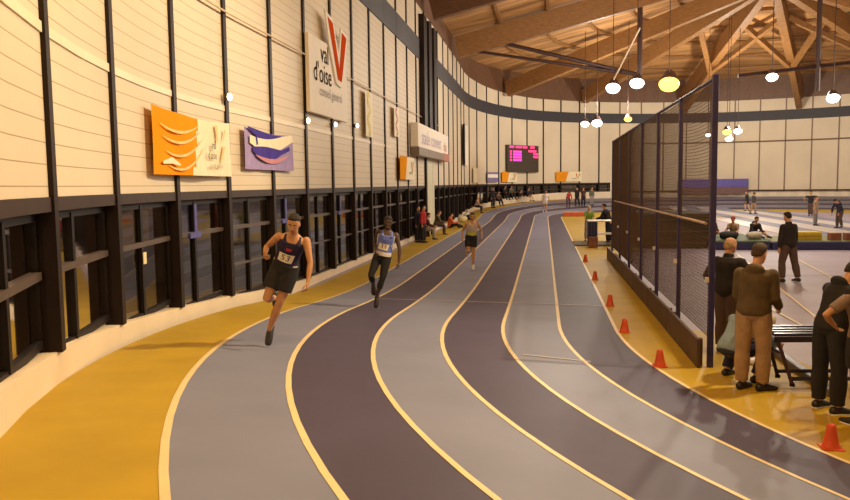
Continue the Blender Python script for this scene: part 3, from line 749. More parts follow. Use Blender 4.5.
# spectators along the glazed wall
person('spectator in dark clothes standing against the glazing', (-5.72, 34.2), Rd(-110), 1.68, ST1, SK_L, DARKH, ('jacket', DARKB), ('trousers', BLACK), vox=.02)
person('spectator in red jacket and black trousers standing by the glazing', (-5.42, 33.9), Rd(-100), 1.72, ST1, SK_L, DARKH, ('jacket', RED), ('trousers', BLACK), vox=.02)
person('seated spectator in dark red top and pale trousers', (-5.66, 36.0), Rd(-85), 1.72, SIT, SK_L, DARKH, ('jumper', cloth('darkred', (.10, .02, .025))), ('trousers', cloth('stone', (.36, .30, .24))), vox=.02, sit=.42)
person('seated spectator in olive jacket beside the pale wall panel', (-5.62, 39.5), Rd(-85), 1.72, SIT, SK_L, BRH, ('jumper', OL2), ('trousers', BROWN), vox=.022, sit=.42)
person('spectator in orange-red top sitting on the floor by the wall', (-5.6, 45.2), Rd(-80), 1.75, FLOORSIT, SK_L, DARKH, ('jumper', ORANGE), ('trousers', BLACK), vox=.022, sit=.02)
zz = ground(-5.1, 59.9)
person('distant spectator in tan top sitting at the start of the far bend', (-5.3, 59.6, zz), Rd(-95), 1.75, SIT, SK_L, ('short', 'hair_white', (.55, .5, .45)), ('tshirt', TAN), ('trousers', DARKB), vox=.028, sit=.45)
person('distant spectator in black standing against the far glazing', (-4.3, 64.5), Rd(-130), 1.75, ST1, SK_L, DARKH, ('jacket', DJ), ('trousers', BLACK), vox=.028)
for x, y, sk, lb, m, lowm, sit in ((-4.05, 66.9, SK_L, 'distant spectator in brown top sitting on the kerb under the scoreboard', cloth('brown_top', (.12, .08, .06)), BLACK, .4),
        (-3.05, 69.3, SK_M, 'distant spectator in grey-green sitting above the others on the window ledge', cloth('moss', (.10, .11, .08)), BLACK, .75),
        (-3.55, 68.3, SK_M, 'distant spectator in black perched on the window ledge, beside the one in grey-green', DJ, BLACK, .8),
        (-2.2, 70.1, SK_L, 'distant spectator in black with white trousers sitting on the kerb', DJ, WHITE, .35),
        (-1.5, 70.8, SK_M, 'distant spectator in dark top with bare legs stretched out on the kerb', DARKB, None, .5)):
    person(lb, (x, y, ground(x, y)), Rd(-140), 1.72, dict(SIT, shinR=(.1, .5, -1), shinL=(-.1, .4, -1)), sk, DARKH, ('jumper', m), ('trousers', lowm) if lowm else ('shorts', BLACK), vox=.03, sit=sit)

# ---------------------------------------------------------------- things on the walls
class Frame:
    """flat panel standing just off the wall between wall lengths t0 and t1; pt(a, z, e): a metres along, z above the floor, e out from the wall"""
    def __init__(s, t0, t1, inset):
        p0, d0, n0 = wall_at(t0); p1, d1, n1 = wall_at(t1)
        s.d = (p1-p0).normalized(); s.n = V((s.d.y, -s.d.x, 0)); s.W = (p1-p0).length
        s.o = p0+(n0+n1)*.5*inset
    def start(s, name, label, cat, z, group=None):
        s.base = s.o+V((0, 0, z)); s.t = thing(name, label, cat, s.base, 0, group); return s.t
    def pt(s, a, z, e=0.): return s.o+s.d*a+V((0, 0, z))+s.n*e-s.base
    def quad(s, b, a0, a1, z0, z1, e, mi=0): return b.add([s.pt(a0, z0, e), s.pt(a1, z0, e), s.pt(a1, z1, e), s.pt(a0, z1, e)], [(0, 1, 2, 3)], mi)
    def slab(s, b, a0, a1, z0, z1, e0, e1): return b.box((s.pt(a0, z0, e0)+s.pt(a1, z1, e1))/2, (a1-a0, abs(e1-e0), z1-z0), (s.d, s.n, V((0, 0, 1))))
    def poly(s, name, pts, e, m):
        b = MB().add([s.pt(a, z, e) for a, z in pts], [tuple(range(len(pts)))]); return b.build(name, m, s.t)
    def text(s, txt, size, a, z, e, m, name='lettering', sx=1., slope=0.):
        tv, tf = text_mesh(txt, size)
        return MB().add([s.pt(a+v.x*sx, z+v.y+v.x*sx*slope, e) for v in tv], tf).build(name, m, s.t)
    def stroke(s, name, pts, w, e, m):
        """ribbon along points with widths"""
        vs = []
        for i, (a, z) in enumerate(pts):
            q0 = pts[max(i-1, 0)]; q1 = pts[min(i+1, len(pts)-1)]
            d = V((q1[0]-q0[0], q1[1]-q0[1], 0)).normalized(); ww = w[i] if isinstance(w, (list, tuple)) else w
            for q in (1, -1): vs.append(s.pt(a-d.y*q*ww/2, z+d.x*q*ww/2, e))
        return MB().add(vs, [(2*i, 2*i+1, 2*i+3, 2*i+2) for i in range(len(pts)-1)]).build(name, m, s.t)
    def sheet(s, name, a0, a1, z0, z1, m, wave=.03, mats=None, split=None):
        """hanging cloth with soft folds; split gives the share in the first colour"""
        nx, nz = 30, 14; vs = []; fs = []; mi = []
        for i in range(nx+1):
            for j in range(nz+1):
                u, v = i/nx, j/nz
                sag = -.06*math.sin(PI*u)*(v)
                vs.append(s.pt(a0+(a1-a0)*u, z0+(z1-z0)*v+sag, .05+wave*math.sin(u*15+v*3)*(.4+.6*math.sin(PI*u))))
        b = MB()
        for i in range(nx):
            for j in range(nz):
                a = i*(nz+1)+j; fs.append((a, a+nz+1, a+nz+2, a+1)); mi.append(0 if split is None or (i+.5)/nx < split(j/nz) else 1)
        b.v = [tuple(v) for v in vs]; b.f = fs; b.m = mi
        return b.build(name, m, s.t, True)
M_WSIGN = mat('white_sign', (.88, .81, .72), .6, .03, spec=.1); M_ORED = mat('orange_red', (.58, .075, .015), .9, .05, spec=0)
M_INK = mat('ink_brown', (.03, .02, .02), .9, spec=0); M_INKG = mat('ink_grey', (.30, .26, .24), .6)
M_ORA = mat('banner_orange', (.78, .30, .02), .9, .06, 2., spec=0); M_CREAM = mat('banner_cream', (.84, .74, .52), .6, .04)
M_ORL = mat('banner_light_orange', (.85, .55, .2), .6)
M_LIL = mat('banner_lilac', (.38, .30, .55), .9, .1, spec=0); M_IND = mat('banner_indigo', (.08, .06, .34), .9, .1, spec=0); M_PINK = mat('banner_pink', (.55, .2, .25), .6)
# large two-step sign
f = Frame(4.58, 8.35, .08); W_ = f.W
f.start('wall_sign', 'large white stepped sign reading val d\'oise with a big orange-red V', 'sign', 4.55)
b = MB(); f.slab(b, 0, W_, 4.55, 6.55, 0, .1); b.build('panel', M_WSIGN, f.t, bevel=.01)
b = MB()
lo = [(1.55, 6.5), (1.35, 7.35), (2.35, 7.3), (2.5, 6.3)]
vp = [(1.42, 7.42), (2.2, 7.3), (2.75, 6.4), (3.05, 7.24), (3.8, 7.1), (2.98, 5.5), (2.45, 5.55), (1.8, 6.5)]
bb = MB(); n = len(vp); bb.add([f.pt(a, z, .11) for a, z in vp]+[f.pt(a, z, .15) for a, z in vp], [tuple(range(n)), tuple(range(2*n-1, n-1, -1))]+[(i, (i+1) % n, n+(i+1) % n, n+i) for i in range(n)])
bb.build('emblem_panel', M_WSIGN, f.t)
f.poly('emblem_stroke', [(1.62, 7.28), (2.14, 7.2), (2.94, 5.66), (2.56, 5.7)], .158, M_ORED)
f.poly('emblem_stroke', [(3.12, 7.12), (3.62, 7.04), (2.98, 5.66), (2.66, 5.68)], .159, M_ORED)
f.text('val', .72, 1.42, 6.2, .112, M_INK); f.text("d'oise", .74, 1.2, 5.64, .112, M_INK)
f.text('conseil général', .38, 2.0, 5.18, .112, M_INKG)
# orange and cream cloth banner
f = Frame(-4.15, -.42, .06); W_ = f.W
f.start('cloth_banner', 'large orange and cream cloth banner hanging across two wall bays', 'banner', 2.86)
f.sheet('cloth', 0, W_, 2.84, 3.86, [M_ORA, M_CREAM], .02, split=lambda v: .44+.10*v)
for k, z in enumerate((3.7, 3.52, 3.3, 3.08)):
    f.stroke('swoosh', [(.25+.1*k+u*1.65, z-.42*u+.5*u*u*(1+.2*k)-.1) for u in [i/10 for i in range(11)]], [.01+.035*math.sin(PI*i/10) for i in range(11)], .078, M_ORL)
f.stroke('skyline', [(.25, 3.02), (.6, 3.06), (.95, 3.0)], [.04, .1, .03], .1, M_CREAM)
f.stroke('emblem', [(2.75, 3.75), (2.8, 3.5), (2.78, 3.42)], [.12, .1, .02], .1, M_ORL); f.stroke('emblem', [(3.25, 3.7), (3.1, 3.45)], [.1, .02], .1, M_ORL)
f.text('val', .2, 2.6, 3.38, .1, M_INK); f.text("d'oise", .2, 2.5, 3.2, .1, M_INK)
f.stroke('emblem', [(3.2, 3.4), (3.05, 3.2), (3.0, 3.05)], [.1, .09, .03], .1, M_ORL)
f.text('conseil général', .12, 2.7, 3.02, .1, M_INKG)
# lilac and indigo cloth banner
f = Frame(.3, 3.35, .06); W_ = f.W
f.start('cloth_banner', 'lilac and indigo cloth banner with a white wavy band and a red swoosh', 'banner', 3.06)
f.sheet('cloth', 0, W_, 3.0, 3.86, M_LIL, .02)
f.stroke('band', [(.1+2.0*u, 3.86-.16*math.sin(PI*u*.8)) for u in [i/8 for i in range(9)]], [.03+.16*math.sin(PI*i/8) for i in range(9)], .09, M_IND)
f.stroke('wave', [(.2+2.7*u, 3.62-.12*math.sin(PI*u*1.3)+.05*u) for u in [i/10 for i in range(11)]], [.16+.14*math.sin(PI*i/10) for i in range(11)], .092, M_CREAM)
f.stroke('dot', [(.55, 3.7), (.6, 3.52)], .09, .095, M_IND)
f.stroke('band', [(.35+2.3*u, 3.42-.12*math.sin(PI*u)+.1*u) for u in [i/8 for i in range(9)]], [.1+.2*math.sin(PI*min(1, i/6)) for i in range(9)], .094, M_IND)
f.stroke('swoosh', [(.5+2.1*u, 3.3-.14*math.sin(PI*u)+.06*u) for u in [i/8 for i in range(9)]], [.02+.09*math.sin(PI*i/8) for i in range(9)], .096, M_PINK)
# narrow pennants
def strip_banner(t0, t1, z0, z1, label, cols, kind='pennant'):
    f = Frame(t0, t1, .1); f.start('pennant', label, 'banner', z0)
    b = MB(); f.quad(b, 0, f.W, z0, z1, .05); b.build('cloth', cols[0], f.t)
    return f
M_YB = mat('pennant_yellow', (.75, .6, .15), .6)
f = strip_banner(10.9, 12.0, 4.3, 5.85, 'narrow cream pennant with a yellow wriggling stripe', [M_CREAM])
f.stroke('stripe', [(.5+.2*math.sin(i*1.3), 4.35+.145*i) for i in range(11)], .22, .06, M_YB)
f = strip_banner(15.9, 17.0, 4.6, 5.8, 'narrow cream pennant with a pink wriggling stripe', [M_CREAM])
f.stroke('stripe', [(.5+.2*math.sin(i*1.3), 4.65+.11*i) for i in range(11)], .15, .06, M_PINK)
f = strip_banner(42.8, 45.3, 4.05, 7.1, 'tall white hanging banner on the wall short of the far bend', [M_WSIGN])
b = MB(); f.slab(b, -.1, .12, 4.05, 7.1, 0, .14); b.build('edge_pole', M_POST, f.t)
f = strip_banner(47.2, 48.4, 2.7, 3.9, 'small pale cream banner low on the wall at the start of the far bend', [M_CREAM])
def split_banner(t0, t1, z0, z1, label, share=.42, slant=.12):
    f = Frame(t0, t1, .12); f.start('cloth_banner', label, 'banner', z0); W_ = f.W
    f.poly('orange_field', [(0, z0), (W_*(share-slant/2), z0), (W_*(share+slant/2), z1), (0, z1)], .05, M_ORA)
    f.poly('cream_field', [(W_*(share-slant/2), z0), (W_, z0), (W_, z1), (W_*(share+slant/2), z1)], .05, M_CREAM)
    h = z1-z0
    f.stroke('emblem', [(W_*.78, z1-h*.2), (W_*.81, z0+h*.25)], [h*.14, h*.04], .06, M_ORED)
    f.stroke('emblem', [(W_*.92, z1-h*.2), (W_*.82, z0+h*.25)], [h*.16, h*.04], .061, mat('olive_stroke', (.45, .38, .1), .6))
    f.text("val d'oise", h*.2, W_*.68, z0+h*.3, .06, M_INK, sx=.8)
split_banner(16.9, 20.5, 2.85, 3.85, 'orange and cream banner beside the sign board, left of it')
split_banner(53.6, 56.1, 2.72, 3.66, 'far orange and cream banner under the scoreboard')
split_banner(61.7, 64.9, 2.72, 3.66, 'far orange and cream banner alone on the wall past the scoreboard')
f = Frame(50.7, 52.9, .12); f.start('wall_banner', 'small purple and white banner beside the far orange one', 'banner', 2.75); W_ = f.W
b = MB(); f.quad(b, 0, W_, 2.75, 3.6, .05); b.build('cloth', mat('purple_cloth', (.2, .17, .34), .6), f.t)
b = MB(); f.quad(b, W_*.05, W_*.95, 3.12, 3.42, .06); b.build('white_band', M_WSIGN, f.t)
# long sign board on its brown canopy
f = Frame(20.25, 31.4, .35); W_ = f.W
f.start('sign_board', 'long white sign board with faded violet lettering over the wall opening', 'sign', 3.95)
b = MB(); f.slab(b, 0, W_, 4.38, 5.48, -.3, .05); b.build('panel', M_WSIGN, f.t)
b = MB(); f.slab(b, 0, W_*.78, 3.98, 4.36, -.3, .1); b.build('canopy', mat('canopy_brown', (.2, .15, .11), .5), f.t)
b = MB(); f.slab(b, W_*.78, W_+.1, 3.98, 4.4, -.3, .1); b.build('red_end', mat('canopy_red', (.45, .14, .1), .5), f.t)
M_VIO = mat('faded_violet', (.48, .40, .55), .6); M_FRED = mat('faded_red', (.68, .34, .28), .6)
f.text('stade couvert', 1.0, W_*.40, 4.86, .06, M_VIO, sx=1.25); f.text('cdfas', .75, W_*.86, 4.76, .06, M_FRED, sx=1.0)
# scoreboard
c0 = V((-3.47, 68.52, 0)); c1 = V((-.77, 72.43, 0))
f = Frame(55.0, 59.8, .3); f.o = V((-3.35, 68.42, 0)); f.d = (c1-c0).normalized(); f.n = V((f.d.y, -f.d.x, 0)); f.W = (c1-c0).length; W_ = f.W
f.start('scoreboard', 'dark electronic scoreboard with pink lit rows on the far wall', 'scoreboard', 3.6)
b = MB(); f.slab(b, 0, W_, 3.62, 6.05, -.15, .15); b.build('casing', mat('board_brown', (.05, .035, .025), .5), f.t)
M_LED = mat('pink_led', (.9, .05, .25), .5, emit=1.1, ecol=(1, .04, .22)); M_LED2 = mat('magenta_led', (.8, .05, .5), .5, emit=1.1, ecol=(.9, .05, .5))
def led(a0, a1, z0, z1, m, name='lit_row'):
    b = MB(); f.quad(b, a0*W_, a1*W_, z0, z1, .165); b.build(name, m, f.t)
for a0, a1 in ((.06, .2), (.25, .45), (.48, .62), (.72, .86)): led(a0, a1, 5.78, 5.98, M_LED)
for r in range(4):
    led(.07, .13, 5.36-.25*r, 5.54-.25*r, M_LED); led(.17, .44, 5.36-.25*r, 5.54-.25*r, M_LED2)
led(.66, .92, 5.44, 5.64, M_LED); led(.82, .98, 5.18, 5.36, M_LED); led(.82, .98, 4.92, 5.1, M_LED)
# blue board on the far bend
f = Frame(75.4, 82.0, .32); W_ = f.W
f.start('hoarding', 'wide violet-blue hoarding low on the far wall behind the cage', 'hoarding', 1.3)
b = MB(); f.slab(b, 0, W_, 1.98, 2.78, 0, .08); b.build('upper_panel', mat('violet_blue', (.11, .09, .38), .5), f.t)
b = MB(); f.slab(b, 0, W_, 1.3, 1.96, 0, .07); b.build('lower_panel', mat('violet_brown', (.16, .08, .08), .5), f.t)
# small lamps on the wall posts
for t, z, lb in ((-.5, 4.36, 'small lit wall lamp between the orange and the lilac banner'), (4.45, 4.3, 'small lit wall lamp under the corner of the stepped sign'), (7.05, 4.4, 'small lit wall lamp under the middle of the stepped sign'), (9.65, 4.55, 'small lit wall lamp beside the yellow striped pennant')):
    p, d, n = wall_at(t); T = thing('wall_lamp', lb, 'lamp', p+n*.05+V((0, 0, z)), 0, 'lamps on the wall posts')
    MB().box((n.x*.04, n.y*.04, .0), (.08, .08, .12), (d, n, V((0, 0, 1)))).build('bracket', M_STEEL, T)
    MB().ball(n*.11, (.055, .055, .07)).build('bulb', mat('lit_bulb', (1, .85, .6), .5, emit=5, ecol=(1, .8, .5)), T, True)
# boards hung in the corridor behind the glass
for i, (t, c, lb) in enumerate(((-4.6, (.30, .18, .06), 'ochre'), (-2.2, (.05, .07, .22), 'blue'), (.5, (.35, .05, .04), 'red'), (3.0, (.45, .3, .08), 'yellow'), (5.6, (.05, .07, .2), 'dark blue'), (8.3, (.3, .05, .04), 'dark red'), (11, (.35, .3, .2), 'pale'))):
    p, d, n = wall_at(t); q = p-n*3.93
    tag(MB().box((0, 0, 0), (1.3, .05, 1.0), (d, n, V((0, 0, 1)))).build('notice_board', mat('board_'+str(i), c, .6)), lb+' board hung on the corridor wall behind the glazing', 'board', 'boards in the corridor')
    bpy.context.view_layer.objects.active = None
    [o for o in C.objects if o.name.startswith('notice_board')][-1].location = q+V((0, 0, 1.75))

# ---------------------------------------------------------------- throwing cage
M_NAVY = mat('navy_post', (.032, .026, .11), .4); M_NET = mat('net_cord', (.075, .04, .022), .8)
cg = thing('throwing_cage', 'long tall netted cage on navy posts beside the running track', 'cage', (2.33, 11.12, 0))
CY = [2.63*i for i in range(7)]
for i, y in enumerate(CY):
    w = .08 if i == 0 else .07
    p = MB().box((0, y, 2.02 if i else 2.05), (w, w, 4.04 if i else 4.1)).build('post', M_NAVY, cg, bevel=.008)
    MB().box((-.06, y, 1.25), (.05, .06, .07)).build('clamp', mat('pale_clamp', (.6, .55, .5), .4), p)
net = MB(); Lc_ = CY[-1]
for i in range(int(Lc_/.052)):
    y = .03+i*.052
    net.add([(-.0027, y, .4), (.0027, y-.00135, .4), (.0, y+.0027, .4), (-.0027, y, 4.0), (.0027, y-.00135, 4.0), (.0, y+.0027, 4.0)], [(0, 1, 4, 3), (1, 2, 5, 4), (2, 0, 3, 5)])
for j in range(70):
    z = .42+j*.052; vs = []; seg = 56
    for i in range(seg+1):
        y = Lc_*i/seg; zz = z-.05*abs(math.sin(PI*y/2.63))*(z/4)
        vs += [(-.003, y, zz), (.003, y, zz), (0, y, zz+.0055)]
    net.add(vs, [(3*i+a, 3*i+b, 3*i+3+b, 3*i+3+a) for i in range(seg) for a, b in ((0, 1), (1, 2), (2, 0))])
net.build('net', M_NET, cg)
MB().tube([(0, -.02, 4.05), (0, Lc_, 4.02)], .028, 8).build('top_rail', M_NAVY, cg)
MB().tube([(-.06, .15, 2.04), (-.06, 14.4, 2.02)], .022, 8).build('side_rail', mat('pale_rail', (.45, .33, .25), .4), cg)
words = ['first', 'second', 'third', 'fourth', 'fifth', 'sixth', 'seventh']
for i in range(6):
    T = thing('kick_board', words[i]+' brown kick board along the foot of the cage, counted from its open near end', 'board', (2.16, 11.02+2.63*i, 0), 0, 'kick boards along the cage')
    MB().box((.0, 1.30, .21), (.05, 2.58, .41)).build('board', mat('kick_brown', (.075, .04, .025), .6, .2, 3.), T, bevel=.006)
    for y in (.2, 2.4): MB().box((.055, y, .2), (.05, .09, .4)).build('batten', mat('batten_brown', (.1, .06, .035), .6), T)

# ---------------------------------------------------------------- cones on the inside line
M_CONE = mat('cone_orange', (.62, .075, .015), .5, .08)
for (x, y), lb in zip(((1.36, 25.7), (1.36, 20.9), (1.39, 16.5), (1.40, 13.6), (1.64, 11.1), (2.80, 7.83)),
        ('small orange cone on the inside line nearest the timing table', 'small orange cone, second along the inside line from the timing table', 'small orange cone at the end of the pale line across the lanes',
         'small orange cone just past the pale cross line, where the bend starts', 'small orange cone on the bend beside the open end of the cage', 'small orange cone on the bend below the people at the bench')):
    T = thing('marker_cone', lb, 'cone', (x, y, .002), 0, 'orange cones on the inside line')
    MB().rings([[V((r*math.cos(2*PI*j/16), r*math.sin(2*PI*j/16), z)) for j in range(16)] for r, z in ((.09, .0), (.092, .012), (.078, .03), (.052, .16), (.044, .225), (.03, .24), (.008, .243))]).build('body', M_CONE, T, True)
    MB().box((0, 0, .006), (.2, .2, .012)).build('foot', M_CONE, T, bevel=.004)

# ---------------------------------------------------------------- by the bend: bench, stool
M_BT = mat('bench_tube', (.02, .018, .05), .3, metal=.2)
bn = thing('metal_bench', 'low dark blue metal bench with sloping legs beside the person in black', 'bench', (2.86, 10.0, .06), .12)
for k in range(4): MB().box((.62, .02+.105*k, .64+.012*k), (1.24, .085, .035)).build('slat', M_BT, bn, bevel=.008)
MB().box((.62, -.03, .585), (1.24, .03, .07)).build('front_rail', M_BT, bn)
for x, s in ((.04, 1), (1.2, -1)):
    for y in (0, .33):
        l = MB().tube([(x, y, .6), (x+s*.17, y-.08+.1*(y > 0), .02)], .024, 8).build('leg', mat('bench_leg', (.045, .02, .03), .4), bn)
        MB().tube([(x+s*.17, y-.08+.1*(y > 0), .0), (x+s*.17, y-.08+.1*(y > 0), .04)], .035, 8).build('foot_cap', M_POST, l)
    MB().tube([(x+s*.06, 0, .4), (x+s*.06, .33, .4)], .018, 8).build('cross_bar', M_BT, bn)
for y in (-.07, .33): MB().tube([(.2, y, .09), (1.05, y, .09)], .025, 8).build('lower_rail', M_BT, bn)
MB().tube([(.05, .05, .47), (-.2, .1, .48)], .014, 8).build('handle', M_BT, bn)
st = thing('stool', 'white round stool on a round foot behind the metal bench', 'stool', (3.1, 11.45, .002))
MB().rings([[V((r*math.cos(2*PI*j/24), r*math.sin(2*PI*j/24), z)) for j in range(24)] for r, z in ((.2, 0), (.2, .012), (.17, .028), (.05, .04), (.03, .06))]).build('foot_plate', mat('stool_white', (.75, .66, .52), .4), st, True)
MB().tube([(0, 0, .04), (0, 0, .6)], .03, 12).build('column', mat('stool_column', (.55, .42, .3), .4), st, True)
MB().rings([[V((r*math.cos(2*PI*j/24)+.03, r*math.sin(2*PI*j/24), z)) for j in range(24)] for r, z in ((.06, .57), (.15, .58), (.165, .63), (.15, .69), (.09, .725), (.02, .735))]).build('seat', mat('stool_white', (.75, .66, .52), .4), st, True)

# ---------------------------------------------------------------- timing table by the far end of the cage
tt = thing('timing_table', 'tall white-topped table with a dark cloth beyond the cage', 'table', (1.78, 31.7, 0))
M_TW = mat('table_white', (.72, .68, .62), .4)
MB().box((.62, .4, 1.05), (1.3, .85, .05)).build('table_top', M_TW, tt, bevel=.01)
MB().box((.82, .4, .52), (.85, .8, .04)).build('lower_shelf', M_TW, tt, bevel=.01)
for x in (.03, 1.2):
    for y in (.03, .77): MB().tube([(x, y, .03), (x, y, 1.03)], .022, 8).build('leg', M_STEEL, tt)
b = MB()
for i in range(13):
    b.v += [(-.03+.4*i/12, -.04-.02*math.sin(i*1.9), 1.03), (-.03+.4*i/12, -.05-.035*math.sin(i*1.9), .36)]
b.f = [(2*i, 2*i+1, 2*i+3, 2*i+2) for i in range(12)]; b.m = [0]*12
b.build('cloth', mat('dark_blue_cloth', (.03, .03, .08), .8), tt, True)
T = thing('case', 'reddish brown case standing in front of the cloth of the timing table', 'case', (1.95, 31.3, 0.0))
MB().box((0, 0, .2), (.36, .5, .36)).build('body', mat('case_brown', (.2, .07, .04), .6), T, bevel=.02)
MB().box((0, 0, .405), (.37, .51, .05)).build('lid', mat('case_lid', (.16, .06, .04), .6), T, bevel=.01)
MB().tube([(-.08, -.26, .3), (-.05, -.29, .3), (.05, -.29, .3), (.08, -.26, .3)], .012, 6).build('handle', M_STEEL, T)
for sx in (-.12, .12): MB().tube([(sx-.01, -.2, .03), (sx+.01, -.2, .03)], .03, 10).build('wheel', M_POST, T)
T = tag(MB().box((2.1, 33.2, .02), (1.7, 2.4, .04)).build('floor_shade_slab', mat('shade_brown', (.10, .07, .035), .8, .2), bevel=.015), 'thin dark brown slab for the shade on the yellow floor round the timing table', 'mat')  # dark slab stands in for the shadow strip under the table
T = thing('barrier_mat', 'long low orange-red foam block at the start of the far bend', 'mat', (2.6, 60.2, ground(2.6, 60.2)))
MB().box((.0, 0, .16), (2.3, .6, .32)).build('block', mat('foam_red', (.58, .10, .04), .6), T, bevel=.04)
MB().box((.0, 0, .335), (2.25, .55, .03)).build('top_cover', mat('foam_top', (.7, .42, .25), .6), T, bevel=.01)

# ---------------------------------------------------------------- landing mats
M_MG = mat('mat_green', (.018, .03, .014), .7, .2, 3.); M_MN = mat('mat_navy', (.025, .025, .10), .6, .15, 3.); M_MY = mat('mat_yellow', (.55, .4, .04), .6)
for k in range(3):
    T = thing('crash_mat', ['dark green crash mat at the bottom of the stack behind the cage', 'dark green crash mat in the middle of the stack behind the cage', 'dark green crash mat on top of the stack behind the cage'][k], 'mat', (5.0+.04*k, 32.6, .46*k), .01*k, 'stacked crash mats')
    MB().box((0, 0, .225), (2.6, 3.4, .45)).build('cover', M_MG, T, bevel=.05)
    MB().box((0, -1.705, .225), (2.5, .02, .05)).build('zip_band', mat('zip_pale', (.12, .09, .07), .6), T)
    for x in (-.8, .8): MB().tube([(x-.12, -1.7, .3), (x-.1, -1.74, .26), (x+.1, -1.74, .26), (x+.12, -1.7, .3)], .014, 6).build('handle', M_POST, T)
T = thing('landing_mat', 'long navy landing mat with a dark green cover, people sitting on it', 'mat', (6.45, 30.3, 0))
MB().box((1.0, 2.2, .17), (2.0, 4.4, .34)).build('cover', mat('mat_green_top', (.05, .085, .03), .7, .2, 3.), T, bevel=.04)
MB().box((1.0, -.012, .15), (1.96, .025, .26)).build('front_panel', M_MN, T)
T = thing('landing_mat', 'long navy landing mat with a yellow corner pad behind the man in the dark jacket', 'mat', (8.52, 30.3, 0))
MB().box((2.1, 1.6, .15), (4.2, 3.2, .3)).build('cover', M_MN, T, bevel=.04)
MB().box((2.1, 1.6, .305), (4.0, 3.0, .02)).build('top_sheet', mat('mat_olive', (.16, .17, .05), .7, .2), T)
T = thing('foam_pad', 'thick yellow foam pad on the navy landing mat', 'pad', (10.0, 31.3, .315))
MB().box((0, 0, .16), (1.0, .7, .32)).build('block', M_MY, T, bevel=.04)
MB().box((0, -.36, .16), (.9, .015, .05)).build('seam', mat('pad_seam', (.35, .24, .03), .7), T)
for x, lb in ((10.95, 'small red-brown box on the navy mat, next to the yellow pad'), (11.5, 'small red-brown box on the navy mat, farther from the yellow pad')):
    T = thing('box', lb, 'box', (x, 31.0, .315), .1, 'boxes on the landing mat')
    MB().box((0, 0, .13), (.4, .3, .25)).build('body', mat('box_brown', (.25, .09, .06), .7), T, bevel=.01)
    MB().box((0, 0, .265), (.42, .32, .03)).build('lid', mat('box_lid', (.33, .15, .1), .7), T, bevel=.006)
def bag(x, y, z, label, col, s=1., rz=0., group=None):
    T = thing('sports_bag', label, 'bag', (x, y, z), rz, group)
    b = MB(); b.loft([(V((X_*s, 0, .15*s)), V((0, 1, 0)), V((0, 0, 1)), ry*s, rz_*s) for X_, ry, rz_ in ((-.3, .03, .03), (-.28, .11, .11), (-.15, .15, .14), (.1, .15, .15), (.26, .12, .12), (.3, .03, .03))], 12)
    b.build('body', mat('bag_'+'_'.join(str(int(c*100)) for c in col), col, .7, .2, 8.), T, True)
    MB().tube([(-.14*s, 0, .27*s), (-.08*s, .03*s, .38*s), (.08*s, .03*s, .38*s), (.14*s, 0, .27*s)], .014*s, 6).build('strap', M_POST, T)
bag(8.1, 31.2, .345, 'pale towel-white bag lying on the green-covered mat', (.55, .5, .42), 1., .3)
bag(7.1, 31.0, .345, 'black bag lying on the green-covered mat', (.02, .02, .022), 1.1, -.3)
bag(-5.55, 52.0, ground(-5.55, 52), 'pale yellow bag on the floor by the wall past the person in orange-red', (.6, .5, .28), 1.5, 1.2)
bag(-5.55, 55.4, ground(-5.55, 55.4), 'white bag on the floor by the wall before the far bend', (.65, .62, .58), 1.5, 1.4)
bag(-5.2, 54.2, ground(-5.2, 54.2), 'black bag on the floor by the wall before the far bend', (.015, .015, .018), 1.4, 1.0)
# bench along the wall for the seated spectators
T = thing('wall_bench', 'low wooden bench against the pale wall panel, two spectators on it', 'bench', (-5.83, 37.75, 0))
MB().box((0, 0, .39), (.32, 4.8, .045)).build('seat', mat('bench_wood', (.3, .18, .09), .5), T, bevel=.01)
for y in (-2.1, 0, 2.1): MB().box((0, y, .18), (.26, .06, .37)).build('leg', M_STEEL, T)

# ---------------------------------------------------------------- floodlights under the roof
def floodlight(loc, r, col, strength, label, tilt=(0, -.4, -1), name='floodlight', hang=True):
    p = V(loc); d = P3(tilt); T = thing(name, label, 'floodlight', p, 0, 'floodlights under the roof')
    MB().tube([-d*(r*1.5), -d*(r*1.2), -d*(r*.3), V((0, 0, 0))], [r*.45, r*.6, r*.95, r*1.05], 16).build('housing', M_STEEL, T)
    u = d.orthogonal().normalized(); w = d.cross(u)
    MB().loft([(d*e, u, w, rr, rr) for e, rr in ((.0, r), (r*.25, r*.9), (r*.42, r*.55), (r*.46, r*.1))], 20).build('lens', mat('lens_%d_%d_%d' % tuple(int(c*100) for c in col), col, .4, emit=strength, ecol=col), T, True)
    zt = roof_z(p.x, p.y)-.15
    if hang: MB().tube([(0, 0, r*.4), (0, 0, zt-p.z)], .022, 6).build('hanger', M_STEEL, T)
WHT = (1, .88, .8); ORG = (1, .5, .09)
